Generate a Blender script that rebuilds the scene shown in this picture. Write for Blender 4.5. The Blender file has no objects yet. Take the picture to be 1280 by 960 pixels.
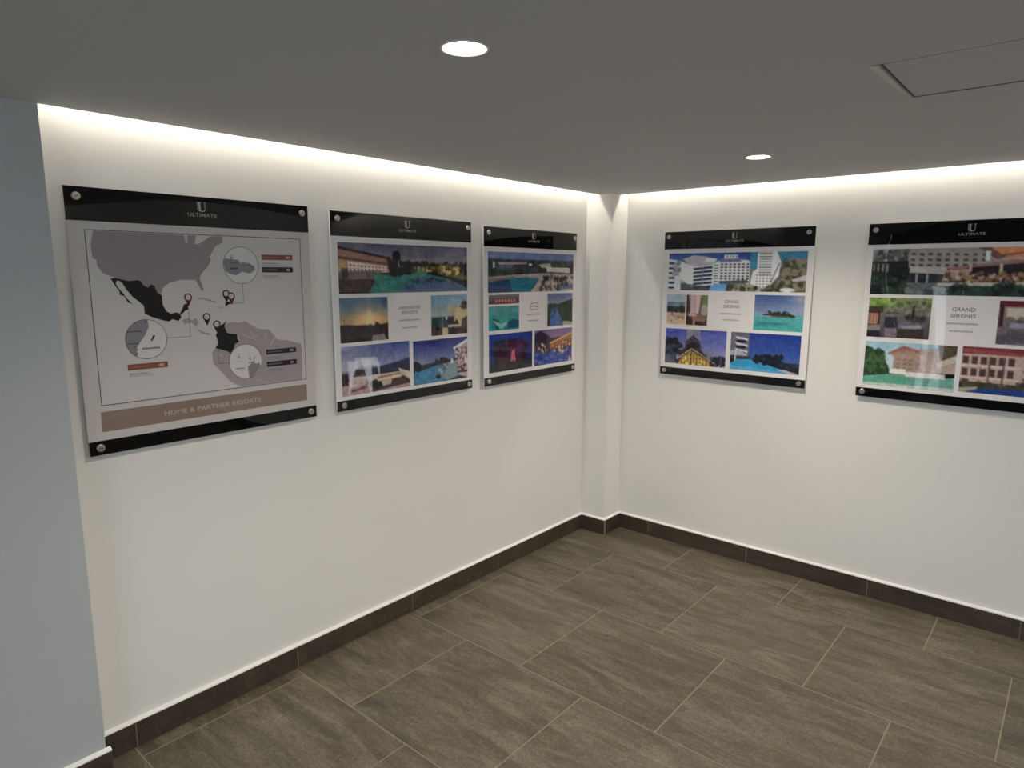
import bpy, bmesh, math, random
import numpy as np
from mathutils import Vector, Matrix
from mathutils.geometry import tessellate_polygon

# ------------------------------------------------------------------ camera
sc = bpy.context.scene
COL = sc.collection
FPX, YAW, PITCH, ROLL = 838.45, -40.5746, 9.3225, 0.118
CAM = Vector((2.2671, -3.4836, 1.5612))
yw, pt, rl = (math.radians(a) for a in (YAW, PITCH, ROLL))
fwd = Vector((math.sin(yw)*math.cos(pt), math.cos(yw)*math.cos(pt), -math.sin(pt)))
rgt0 = Vector((math.cos(yw), -math.sin(yw), 0))
up0 = rgt0.cross(fwd)
rgt = rgt0*math.cos(rl) + up0*math.sin(rl)
upv = -rgt0*math.sin(rl) + up0*math.cos(rl)
cd = bpy.data.cameras.new('camera')
cd.sensor_fit = 'HORIZONTAL'; cd.sensor_width = 36.0
cd.lens = FPX/1280*36.0; cd.clip_start = 0.02
cam = bpy.data.objects.new('camera', cd); COL.objects.link(cam)
m = Matrix((rgt, upv, -fwd)).transposed().to_4x4(); m.translation = CAM
cam.matrix_world = m
sc.camera = cam

# ------------------------------------------------------------------ world, lights, exposure
sc.view_settings.view_transform = 'Standard'
sc.view_settings.look = 'None'
sc.view_settings.gamma = 1.0
sc.view_settings.use_curve_mapping = False
sc.view_settings.exposure = 0.46

world = bpy.data.worlds.new('daylight'); sc.world = world
world.use_nodes = True
bg = world.node_tree.nodes['Background']
bg.inputs[0].default_value = (0.72, 0.86, 1.0, 1)
bg.inputs[1].default_value = 3.0

def area(name, loc, direction, sx, sy, power, color, spread=180):
    l = bpy.data.lights.new(name, 'AREA'); l.shape = 'RECTANGLE'
    l.size = sx; l.size_y = sy; l.energy = power; l.color = color
    l.spread = math.radians(spread)
    o = bpy.data.objects.new(name, l); COL.objects.link(o)
    o.location = loc
    o.rotation_euler = Vector(direction).to_track_quat('-Z', 'Y').to_euler()
    return o

H = 2.0068           # soffit height
GAP = 0.080          # cove gap between soffit edge and wall
SOF_X, SOF_Y = 2.70, -5.2
WARM = (1.0, 0.93, 0.80)
DAY = (0.84, 0.92, 1.0)
# cove LED strips lying above the soffit edge, shining down onto the walls
def strip(name, a, b, power):
    a, b = Vector(a), Vector(b); L = (b-a).length
    l = bpy.data.lights.new(name, 'AREA'); l.shape = 'RECTANGLE'
    l.size = L; l.size_y = 0.008; l.energy = power; l.color = WARM
    o = bpy.data.objects.new(name, l); COL.objects.link(o)
    X = (b-a).normalized(); Z = Vector((0, 0, 1)); Y = Z.cross(X)
    mm = Matrix((X, Y, Z)).transposed().to_4x4(); mm.translation = (a+b)/2
    o.matrix_world = mm
    return o
strip('cove_lamp', (0.035, -2.86, 2.085), (0.035, -0.20, 2.085), 4.2)
strip('cove_lamp', (0.20, -0.035, 2.085), (2.68, -0.035, 2.085), 4.0)
# daylight from the hall windows
for nm, lo, di, sx, sy in (('window_portal', (6.19, -4.4, 1.75), (-1, 0, 0), 2.0, 1.5), ('window_portal', (3.4, -7.29, 1.45), (0, 1, 0), 2.4, 2.3)):
    area(nm, lo, di, sx, sy, 1.0, DAY).data.cycles.is_portal = True      # guides sky light through the two big windows
area('hall_fill', (4.6, -2.6, 2.9), (0, 0, -1), 2.0, 3.0, 30.0, (1, .95, .86))  # added unseen fill light, brightens the hall mirrored in the panels

# ------------------------------------------------------------------ helpers
rnd = random.Random(7)
def lin(c):
    return tuple(((v/255)/12.92 if v/255 <= 0.04045 else ((v/255+0.055)/1.055)**2.4) for v in c)
def newmat(name):
    mt = bpy.data.materials.new(name); mt.use_nodes = True
    nt = mt.node_tree
    return mt, nt, nt.nodes['Principled BSDF'], nt.nodes['Material Output']
def simple(name, rgb, rough=0.5, metal=0.0, spec=0.5):
    mt, nt, p, o = newmat(name)
    p.inputs['Base Color'].default_value = (*lin(rgb), 1)
    p.inputs['Roughness'].default_value = rough
    p.inputs['Metallic'].default_value = metal
    p.inputs['Specular IOR Level'].default_value = spec
    return mt
def emis(name, col, strength):
    mt, nt, p, o = newmat(name)
    nt.nodes.remove(p)
    e = nt.nodes.new('ShaderNodeEmission'); e.inputs[0].default_value = (*col, 1); e.inputs[1].default_value = strength
    nt.links.new(e.outputs[0], o.inputs[0]); return mt
def paint(name, rgb, var=0.02, bump=0.08, scale=14.0, rough=0.75):
    """painted plaster: faint tone changes and fine roller texture"""
    mt, nt, p, o = newmat(name); N = nt.nodes; L = nt.links
    tc = N.new('ShaderNodeTexCoord')
    n1 = N.new('ShaderNodeTexNoise'); n1.inputs['Scale'].default_value = 1.3; n1.inputs['Detail'].default_value = 4
    L.new(tc.outputs['Object'], n1.inputs['Vector'])
    cr = N.new('ShaderNodeValToRGB')
    c = lin(rgb)
    cr.color_ramp.elements[0].position = .3; cr.color_ramp.elements[1].position = .7
    cr.color_ramp.elements[0].color = (*[v*(1-var) for v in c], 1)
    cr.color_ramp.elements[1].color = (*[min(1, v*(1+var)) for v in c], 1)
    L.new(n1.outputs['Fac'], cr.inputs['Fac']); L.new(cr.outputs['Color'], p.inputs['Base Color'])
    n2 = N.new('ShaderNodeTexNoise'); n2.inputs['Scale'].default_value = scale*12; n2.inputs['Detail'].default_value = 6
    L.new(tc.outputs['Object'], n2.inputs['Vector'])
    b = N.new('ShaderNodeBump'); b.inputs['Strength'].default_value = bump; b.inputs['Distance'].default_value = 0.002
    L.new(n2.outputs['Fac'], b.inputs['Height']); L.new(b.outputs['Normal'], p.inputs['Normal'])
    p.inputs['Roughness'].default_value = rough
    p.inputs['Specular IOR Level'].default_value = 0.3
    return mt
def slate(name, dark, mid, light, rough=0.5, stretch=(1.2, 5.5, 5.5), rand=True):
    """cleft stone-look porcelain: streaks along the tile, speckle, tone per tile"""
    mt, nt, p, o = newmat(name); N = nt.nodes; L = nt.links
    tc = N.new('ShaderNodeTexCoord'); oi = N.new('ShaderNodeObjectInfo')
    sc_ = N.new('ShaderNodeVectorMath'); sc_.operation = 'SCALE'; sc_.inputs[0].default_value = (37, 91, 13)
    L.new(oi.outputs['Random'], sc_.inputs['Scale'])
    ad = N.new('ShaderNodeVectorMath'); ad.operation = 'ADD'
    L.new(tc.outputs['Object'], ad.inputs[0]); L.new(sc_.outputs[0], ad.inputs[1])
    mp = N.new('ShaderNodeMapping'); mp.inputs['Rotation'].default_value = (0, 0, math.radians(-10))
    mp.inputs['Scale'].default_value = stretch
    L.new(ad.outputs[0], mp.inputs['Vector'])
    n1 = N.new('ShaderNodeTexNoise'); n1.inputs['Scale'].default_value = 2.1; n1.inputs['Detail'].default_value = 9
    n1.inputs['Roughness'].default_value = .70; n1.inputs['Distortion'].default_value = .9
    L.new(mp.outputs[0], n1.inputs['Vector'])
    n2 = N.new('ShaderNodeTexNoise'); n2.inputs['Scale'].default_value = 110; n2.inputs['Detail'].default_value = 5
    L.new(ad.outputs[0], n2.inputs['Vector'])
    mx = N.new('ShaderNodeMath'); mx.operation = 'MULTIPLY_ADD'; mx.inputs[1].default_value = .28
    L.new(n2.outputs['Fac'], mx.inputs[0])
    mp3 = N.new('ShaderNodeMapping'); mp3.inputs['Rotation'].default_value = (0, 0, math.radians(-24)); mp3.inputs['Scale'].default_value = (7, 26, 26)
    L.new(ad.outputs[0], mp3.inputs['Vector'])
    n3 = N.new('ShaderNodeTexNoise'); n3.inputs['Scale'].default_value = 1.0; n3.inputs['Detail'].default_value = 8; n3.inputs['Roughness'].default_value = .75; n3.inputs['Distortion'].default_value = 1.6
    L.new(mp3.outputs[0], n3.inputs['Vector'])
    m2 = N.new('ShaderNodeMath'); m2.operation = 'MULTIPLY'; m2.inputs[1].default_value = .56
    L.new(n1.outputs['Fac'], m2.inputs[0])
    m3 = N.new('ShaderNodeMath'); m3.operation = 'MULTIPLY_ADD'; m3.inputs[1].default_value = .24
    L.new(n3.outputs['Fac'], m3.inputs[0]); L.new(m2.outputs[0], m3.inputs[2]); L.new(m3.outputs[0], mx.inputs[2])
    cr = N.new('ShaderNodeValToRGB'); e = cr.color_ramp.elements
    e[0].position = .36; e[0].color = (*lin(dark), 1); e[1].position = .70; e[1].color = (*lin(light), 1)
    k = e.new(.53); k.color = (*lin(mid), 1)
    L.new(mx.outputs[0], cr.inputs['Fac'])
    hs = N.new('ShaderNodeHueSaturation')
    mr = N.new('ShaderNodeMapRange'); mr.inputs['To Min'].default_value = .90; mr.inputs['To Max'].default_value = 1.10
    L.new(oi.outputs['Random'], mr.inputs['Value']); L.new(mr.outputs[0], hs.inputs['Value'])
    L.new(cr.outputs['Color'], hs.inputs['Color']); L.new(hs.outputs[0], p.inputs['Base Color'])
    b = N.new('ShaderNodeBump'); b.inputs['Strength'].default_value = .55; b.inputs['Distance'].default_value = 0.003
    L.new(mx.outputs[0], b.inputs['Height']); L.new(b.outputs['Normal'], p.inputs['Normal'])
    rr = N.new('ShaderNodeMapRange'); rr.inputs['To Min'].default_value = rough-.08; rr.inputs['To Max'].default_value = rough+.12
    L.new(n1.outputs['Fac'], rr.inputs['Value']); L.new(rr.outputs[0], p.inputs['Roughness'])
    return mt
def clear_sheet(name):
    """clear acrylic / window glass: straight-through pane with Fresnel gloss"""
    mt, nt, p, o = newmat(name); N = nt.nodes; L = nt.links; N.remove(p)
    tr = N.new('ShaderNodeBsdfTransparent'); tr.inputs[0].default_value = (.99, .992, .99, 1)
    gl = N.new('ShaderNodeBsdfGlossy'); gl.inputs['Roughness'].default_value = 0.015
    fr = N.new('ShaderNodeFresnel'); fr.inputs['IOR'].default_value = 1.49
    ge = N.new('ShaderNodeNewGeometry')
    inv = N.new('ShaderNodeMath'); inv.operation = 'SUBTRACT'; inv.inputs[0].default_value = 1
    L.new(ge.outputs['Backfacing'], inv.inputs[1])
    mu = N.new('ShaderNodeMath'); mu.operation = 'MULTIPLY'; L.new(fr.outputs[0], mu.inputs[0]); L.new(inv.outputs[0], mu.inputs[1])
    # sheets are never perfectly flat: very low wide bump bends the reflections
    tc = N.new('ShaderNodeTexCoord'); ns = N.new('ShaderNodeTexNoise'); ns.inputs['Scale'].default_value = 2.2; ns.inputs['Detail'].default_value = 0
    L.new(tc.outputs['Object'], ns.inputs['Vector'])
    b = N.new('ShaderNodeBump'); b.inputs['Strength'].default_value = .35; b.inputs['Distance'].default_value = .02
    L.new(ns.outputs['Fac'], b.inputs['Height']); L.new(b.outputs['Normal'], gl.inputs['Normal'])
    mi = N.new('ShaderNodeMixShader')
    L.new(mu.outputs[0], mi.inputs[0]); L.new(tr.outputs[0], mi.inputs[1]); L.new(gl.outputs[0], mi.inputs[2])
    L.new(mi.outputs[0], o.inputs[0]); return mt
def printed(name, rough=.45):
    mt, nt, p, o = newmat(name)
    a = nt.nodes.new('ShaderNodeVertexColor'); a.layer_name = 'ink'
    nt.links.new(a.outputs['Color'], p.inputs['Base Color'])
    p.inputs['Roughness'].default_value = rough; p.inputs['Specular IOR Level'].default_value = .2
    return mt

M = dict(
    wall=paint('white_wall_paint', (233, 230, 225)),
    blue=paint('cool_grey_wall_paint', (184, 187, 188)),
    ceil=paint('grey_ceiling_paint', (202, 202, 203), var=.015),
    tile=slate('slate_floor_tile', (56, 48, 39), (92, 84, 70), (132, 123, 105), .50),
    skirt=slate('slate_skirting_tile', (44, 37, 28), (62, 53, 42), (84, 74, 61), .55),
    grout=simple('sand_grout', (144, 134, 115), .9),
    caulk=simple('white_caulk', (250, 248, 242), .6),
    print_white=simple('print_white', (214, 206, 204), .5),
    print_bright=simple('print_bright_white', (246, 239, 239), .5),
    gap_shade=simple('grey_gap_shade', (92, 90, 87), .8),
    black=simple('black_ink', (7, 6, 8), .6, 0, .05),
    steel=simple('brushed_steel', (200, 192, 186), .32, 1.0),
    slot=simple('dark_slot', (60, 52, 48), .6),
    acrylic=clear_sheet('clear_acrylic'),
    photo=printed('printed_photo'),
    rear=paint('rear_wall_paint', (122, 120, 118)),
    trim=simple('white_metal_trim', (225, 222, 215), .4),
    plaster=paint('rough_white_plaster', (228, 226, 220), .12, .6, 6),
    dark=simple('dark_void', (20, 20, 20), .9),
    frame=simple('dark_window_frame', (60, 62, 66), .4),
    lamp=emis('lit_lamp_lens', (1.0, 0.86, 0.62), 16.0),
    refl=simple('gold_reflector', (235, 205, 160), .35, .6),
)

def link(name, me, mat=None, parent=None, loc=(0, 0, 0), kind=None):
    o = bpy.data.objects.new(name, me); COL.objects.link(o)
    if mat is not None and me is not None and not me.materials: me.materials.append(mat)
    if parent is not None: o.parent = parent
    o.location = loc
    if kind: o['kind'] = kind
    return o
def mesh(name, bm, smooth=False):
    me = bpy.data.meshes.new(name); bm.normal_update(); bm.to_mesh(me); bm.free()
    if smooth:
        for f in me.polygons: f.use_smooth = True
    return me
def bx(bm, x0, x1, y0, y1, z0, z1, bev=0.0):
    r = bmesh.ops.create_cube(bm, size=1.0)
    vs = r['verts']
    for v in vs:
        v.co.x = x0 + (v.co.x+.5)*(x1-x0); v.co.y = y0 + (v.co.y+.5)*(y1-y0); v.co.z = z0 + (v.co.z+.5)*(z1-z0)
    if bev > 0:
        es = list({e for v in vs for e in v.link_edges})
        bmesh.ops.bevel(bm, geom=es, offset=bev, segments=1, affect='EDGES', profile=.5)
def box_obj(name, ext, mat, parent=None, bev=0.0, kind=None, loc=None):
    bm = bmesh.new()
    if loc is None:
        # origin at the middle of the base, so that parts carry true positions
        loc = ((ext[0]+ext[1])/2, (ext[2]+ext[3])/2, ext[4]) if parent is None else (0, 0, 0)
    bx(bm, ext[0]-loc[0], ext[1]-loc[0], ext[2]-loc[1], ext[3]-loc[1], ext[4]-loc[2], ext[5]-loc[2], bev)
    return link(name, mesh(name, bm), mat, parent, loc, kind)
def tag(o, label, cat, group=None):
    o['label'] = label; o['category'] = cat
    if group: o['group'] = group
def empty(name, loc, rz, label, cat, group=None):
    o = bpy.data.objects.new(name, None); COL.objects.link(o); o.empty_display_size = .1
    o.location = loc; o.rotation_euler = (0, 0, rz); tag(o, label, cat, group); return o

# ------------------------------------------------------------------ the setting
S = 'structure'
PX, PY = 0.1669, 0.1735            # corner pillar
XE, YE, HH = 6.2, -7.3, 3.0        # hall beyond the soffit
PIL_X, PIL_Y = 0.085, -2.878       # face and end of the grey wall at far left
floor = box_obj('floor', (-.2, XE, YE, .2, -.06, -.0009), M['grout'], kind=S, loc=(0, 0, 0))
wl = box_obj('wall_left', (-.15, 0, PIL_Y-.02, 0, -.05, 2.30), M['wall'], kind=S, loc=(0, 0, 0))
box_obj('wall_foreground', (-.15, PIL_X, YE, PIL_Y, -.05, HH), M['blue'], kind=S, loc=(0, 0, 0))
box_obj('wall_right', (-.15, XE, 0, .15, -.05, HH), M['wall'], kind=S, loc=(0, 0, 0))
box_obj('wall_corner', (0, PX, -PY, 0, -.05, 2.30), M['wall'], kind=S, loc=(0, 0, 0))
def wall_with_holes(name, axis, at, a0, a1, z1, holes, mat, th=.15):
    """wall as boxes around rectangular holes (a, b, z0, z1), sorted along a"""
    bm = bmesh.new()
    def b(u0, u1, w0, w1):
        if u1-u0 < 1e-4 or w1-w0 < 1e-4: return
        if axis == 'y': bx(bm, u0, u1, at-th, at, w0, w1)
        else: bx(bm, at, at+th, u0, u1, w0, w1)
    u = a0
    for (h0, h1, q0, q1) in sorted(holes):
        b(u, h0, -.05, z1); b(h0, h1, -.05, q0); b(h0, h1, q1, z1); u = h1
    b(u, a1, -.05, z1)
    return link(name, mesh(name, bm), mat, None, (0, 0, 0), S)
rear_holes = [(.46, .58, .05, .62), (.64, .80, .05, 1.52), (.95, .98, .1, 1.5), (.095, .135, .48, 2.14), (2.2, 4.6, .3, 2.6)]
side_holes = [(-5.4, -3.4, 1.0, 2.5)]
wall_with_holes('wall_rear', 'y', YE, -.15, XE+.15, HH, rear_holes, M['rear'])
wall_with_holes('wall_opposite', 'x', XE, YE, .15, HH, side_holes, M['wall'])
def window(i, axis, at, h, nb):
    a0, a1, z0, z1 = h; f = .035 if a1-a0 > .5 else .006
    bm = bmesh.new()
    def b(u0, u1, w0, w1, t0=.02, t1=.07):
        if axis == 'y': bx(bm, u0, u1, at-t1, at-t0, w0, w1)
        else: bx(bm, at+t0, at+t1, u0, u1, w0, w1)
    b(a0, a1, z0, z0+f); b(a0, a1, z1-f, z1); b(a0, a0+f, z0+f, z1-f); b(a1-f, a1, z0+f, z1-f)
    for k in range(1, nb):
        c = a0+(a1-a0)*k/nb; b(c-f/2, c+f/2, z0+f, z1-f)
    w = link('window_%d' % i, mesh('window_frame', bm), M['frame'], None, (0, 0, 0), S)
    bm = bmesh.new()
    if axis == 'y': bx(bm, a0+f, a1-f, at-.048, at-.042, z0+f, z1-f)
    else: bx(bm, at+.042, at+.048, a0+f, a1-f, z0+f, z1-f)
    link('pane', mesh('pane', bm), M['acrylic'], w)
for i, h in enumerate(rear_holes): window(i+1, 'y', YE, h, 3 if h[1]-h[0] > 1 else 1)
window(6, 'x', XE, side_holes[0], 3)

# soffit with real holes for lamps and the access hatch
LAMPS = [(1.262, -2.458), (1.238, -.832)]
HX0, HX1, HY0, HY1 = 1.868, 2.468, -1.806, -1.446
def soffit():
    R = .047; q = .075
    xs = sorted({GAP, SOF_X, HX0, HX1} | {v for x, y in LAMPS for v in (round(x-q, 4), round(x+q, 4))})
    ys = sorted({SOF_Y, -GAP, HY0, HY1} | {v for x, y in LAMPS for v in (round(y-q, 4), round(y+q, 4))})
    bm = bmesh.new()
    def inside(cx, cy):
        if HX0 < cx < HX1 and HY0 < cy < HY1: return True
        return any(abs(cx-x) < q and abs(cy-y) < q for x, y in LAMPS)
    vcache = {}
    def V(x, y, z):
        k = (round(x, 4), round(y, 4), z)
        if k not in vcache: vcache[k] = bm.verts.new((x, y, z))
        return vcache[k]
    T = H+.02
    for i in range(len(xs)-1):
        for j in range(len(ys)-1):
            if inside((xs[i]+xs[i+1])/2, (ys[j]+ys[j+1])/2): continue
            a = [(xs[i], ys[j]), (xs[i+1], ys[j]), (xs[i+1], ys[j+1]), (xs[i], ys[j+1])]
            bm.faces.new([V(x, y, H) for x, y in reversed(a)])
    n = 40
    for (cx, cy) in LAMPS:                                # square patch with a round hole
        ring, outer = [], []
        for k in range(n):
            t = 2*math.pi*k/n; c, s = math.cos(t), math.sin(t)
            ring.append(bm.verts.new((cx+R*c, cy+R*s, H)))
            g = q/max(abs(c), abs(s)); outer.append(bm.verts.new((cx+g*c, cy+g*s, H)))
        top = [bm.verts.new((v.co.x, v.co.y, H+.012)) for v in ring]
        for k in range(n):
            l = (k+1) % n
            bm.faces.new((ring[k], ring[l], outer[l], outer[k]))
            bm.faces.new((ring[l], ring[k], top[k], top[l]))
    # vertical edges: cove edges, outer edges, hatch edges
    def vert(a, b, z1=T):
        bm.faces.new([bm.verts.new((*a, H)), bm.verts.new((*b, H)), bm.verts.new((*b, z1)), bm.verts.new((*a, z1))])
    vert((GAP, SOF_Y), (GAP, -GAP)); vert((GAP, -GAP), (SOF_X, -GAP))
    vert((SOF_X, -GAP), (SOF_X, SOF_Y), HH); vert((SOF_X, SOF_Y), (GAP, SOF_Y), HH)
    for a, b in (((HX0, HY0), (HX1, HY0)), ((HX1, HY0), (HX1, HY1)), ((HX1, HY1), (HX0, HY1)), ((HX0, HY1), (HX0, HY0))): vert(a, b)
    bmesh.ops.recalc_face_normals(bm, faces=bm.faces)
    return link('ceiling', mesh('ceiling', bm), M['ceil'], None, (0, 0, 0), S)
soffit()
box_obj('ceiling', (-.15, SOF_X+.02, SOF_Y, .15, 2.13, 2.16), M['wall'], kind=S, loc=(0, 0, 0))      # lid of the cove
box_obj('ceiling', (-.15, XE+.15, YE-.15, .15, HH, HH+.1), M['wall'], kind=S, loc=(0, 0, 0))         # hall ceiling

# access hatch
hat = empty('access_hatch', ((HX0+HX1)/2, (HY0+HY1)/2, H), 0, 'flat grey access panel set into the ceiling at the right', 'hatch')
g = .004
bm = bmesh.new(); hx, hy = (HX1-HX0)/2-g, (HY1-HY0)/2-g
bx(bm, -hx, hx, -hy, hy, .0015, .014, .001); link('hatch_panel', mesh('hatch_panel', bm), M['ceil'], hat)
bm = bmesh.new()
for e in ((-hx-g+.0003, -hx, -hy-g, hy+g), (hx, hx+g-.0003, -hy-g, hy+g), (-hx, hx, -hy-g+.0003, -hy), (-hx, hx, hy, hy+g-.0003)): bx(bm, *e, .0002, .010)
link('gap_shade', mesh('gap_shade', bm), M['gap_shade'], hat)  # grey strips filling the gap, coloured to stand in for its shadow line
bm = bmesh.new(); bx(bm, -hx-.003, hx+.003, -hy-.003, hy+.003, .016, .02); link('hatch_backing', mesh('hatch_backing', bm), M['dark'], hat)
bm = bmesh.new()                                         # worn plaster along the left edge
r2 = random.Random(3); n = 24; lo, hi = [], []
for k in range(n+1):
    t = k/n; w = (.020*(1-t)**.6+.002)*(.8+.4*r2.random())
    y = -hy-.004+t*(2*hy)*.93
    lo.append(bm.verts.new((-hx-.006-w, y, -.0008))); hi.append(bm.verts.new((-hx-.006, y, -.0022)))
for k in range(n): bm.faces.new((lo[k], hi[k], hi[k+1], lo[k+1]))
pp = link('plaster_patch', mesh('plaster_patch', bm), M['plaster'], hat); pp['label'] = 'ragged pale plaster strip along the left edge of the hatch'

# recessed downlights: trim ring, gold reflector, lit lens, lamp
def lathe(bm, prof, n=40):
    rings = [[bm.verts.new((r*math.cos(2*math.pi*k/n), r*math.sin(2*math.pi*k/n), z)) for k in range(n)] for r, z in prof]
    for a, b in zip(rings, rings[1:]):
        for k in range(n):
            l = (k+1) % n; bm.faces.new((a[k], a[l], b[l], b[k]))
    return rings
LL = ['round recessed ceiling lamp nearest the camera, lit warm white', 'round recessed ceiling lamp nearer the corner, lit warm white', 'round recessed ceiling lamp behind the camera, above the right', 'round recessed ceiling lamp behind the camera, above the left']
for i, (x, y) in enumerate(LAMPS):
    t = empty('downlight', (x, y, H), 0, LL[i], 'ceiling lamp', 'recessed lamps in the ceiling')
    bm = bmesh.new(); lathe(bm, [(.0465, -.0002), (.0505, -.0002), (.0500, -.0022), (.0455, -.0026), (.0440, -.0010), (.0440, .004), (.0462, .004), (.0465, -.0002)])
    link('trim_ring', mesh('trim_ring', bm, True), M['trim'], t)
    bm = bmesh.new(); lathe(bm, [(.0438, .0005), (.041, .006), (.0435, .010)])
    link('reflector', mesh('reflector', bm, True), M['refl'], t)
    bm = bmesh.new(); rg = lathe(bm, [(.0425, .0045), (.030, .0030), (.012, .0024)])
    bm.faces.new(rg[-1][::-1]); bmesh.ops.recalc_face_normals(bm, faces=bm.faces)
    link('lens', mesh('lens', bm, True), M['lamp'], t)
    l = bpy.data.lights.new('downlight_lamp', 'SPOT'); l.energy = 46; l.color = (1, .91, .78)
    l.spot_size = math.radians(150); l.spot_blend = 1.0; l.shadow_soft_size = .035
    o = bpy.data.objects.new('downlight_lamp', l); COL.objects.link(o); o.parent = t; o.location = (0, 0, -.012)

# ------------------------------------------------------------------ floor tiles (60 x 60 cm, half-bond rows along the right wall)
TA, TB, GR = .6058, .6, .0046
X0, X1, Y0 = .0701, .3734, -.3723
base_bm = bmesh.new(); bx(base_bm, -(TA-GR)/2, (TA-GR)/2, -(TB-GR)/2, (TB-GR)/2, -.008, 0, .0005)
full_tile = mesh('tile', base_bm); full_tile.materials.append(M['tile'])
row = -1
while True:
    ya = 0.0 if row < 0 else Y0-row*TB
    yb = Y0 if row < 0 else ya-TB
    if ya < YE: break
    yb = max(yb, YE)
    off = X1 if row % 2 == 0 else X0
    x = off-TA if row >= 0 else 0.0
    while x < XE:
        xa, xb = max(x, 0.002), min(x+TA, XE-.002)
        if row < 0 and x == 0.0: xb = X0+TA
        if xb-xa > .02:
            cut = (xb-xa < TA-.001) or abs((ya-yb)-TB) > .001
            cx, cy = (xa+xb)/2, (ya+yb)/2
            if cut:
                bm = bmesh.new(); hx, hy = (xb-xa-GR)/2, (ya-yb-GR)/2
                bx(bm, -hx, hx, -hy, hy, -.008, 0, .0005); me = mesh('tile_cut', bm); me.materials.append(M['tile'])
            else: me = full_tile
            dz = rnd.uniform(-.0003, .0003)
            link('tile', me, None, floor, (cx, cy, dz))
        x = X0+TA if (row < 0 and x == 0.0) else x+TA
    row += 1

# ------------------------------------------------------------------ skirting
HS, T = .0938, .012
def skirting(name, axis, at, sgn, a0, a1, joints, ends=(0, 0)):
    """axis 'y': runs along y on a wall facing +x (sgn 1); axis 'x': runs along x on a wall facing -y"""
    def place(bm, u0, u1, d0, d1, z0, z1, bev=0.0):
        if axis == 'y': bx(bm, at+d0, at+d1, u0, u1, z0, z1, bev)
        else: bx(bm, u0, u1, at-d1, at-d0, z0, z1, bev)
    bm = bmesh.new(); place(bm, a0, a1, 0, T-.002, -.002, HS-.003)
    root = link(name, mesh(name, bm), M['grout'], None, (0, 0, 0), S)
    js = [a0]+sorted(j for j in joints if a0+.02 < j < a1-.02)+[a1]
    for u0, u1 in zip(js, js[1:]):
        bm = bmesh.new()
        g0 = .0015 if u0 != a0 else .0008; g1 = .0015 if u1 != a1 else .0008
        c = (u0+u1)/2; h0, h1 = u0+g0, u1-g1
        if axis == 'y':
            bx(bm, at+T-.009, at+T, h0-0, h1, .0015, HS, .0008); cc = Vector((at, c, 0))
        else:
            bx(bm, h0, h1, at-T, at-T+.009, .0015, HS, .0008); cc = Vector((c, at, 0))
        for v in bm.verts: v.co -= cc
        link('tile', mesh('tile', bm), M['skirt'], root, cc)
    # bead of white filler on the tile's top edge
    bm = bmesh.new(); prof = [(0, HS-.003), (T+.0012, HS-.003), (T+.0016, HS+.001), (T-.001, HS+.0035), (0, HS+.0075)]
    n = max(2, int((a1-a0)/.03)); rows = []
    for k in range(n+1):
        u = a0+(a1-a0)*k/n; wob = rnd.uniform(-.0006, .0006)
        rows.append([bm.verts.new(((at+d, u, z+wob*(z > HS)) if axis == 'y' else (u, at-d, z+wob*(z > HS)))) for d, z in prof])
    for ra, rb in zip(rows, rows[1:]):
        for q in range(len(prof)-1): bm.faces.new((ra[q], ra[q+1], rb[q+1], rb[q]))
    bm.faces.new(rows[0]); bm.faces.new(rows[-1][::-1])
    bmesh.ops.recalc_face_normals(bm, faces=bm.faces)
    link('caulk_bead', mesh('caulk_bead', bm, False), M['caulk'], root)
    return root
skirting('baseboard_left', 'y', 0, 1, PIL_Y, -PY-T, [-.9568-.6026*k for k in range(5)])
skirting('baseboard_foreground', 'y', PIL_X, 1, YE, PIL_Y+T, [PIL_Y-.45-.6*k for k in range(8)])
skirting('baseboard_corner_front', 'x', -PY, 1, 0, PX+T, [])
skirting('baseboard_corner_side', 'y', PX, 1, -PY-.0002, -T, [])
skirting('baseboard_right', 'x', 0, 1, PX, XE, [.3798+.6026*k for k in range(11)])

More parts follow.
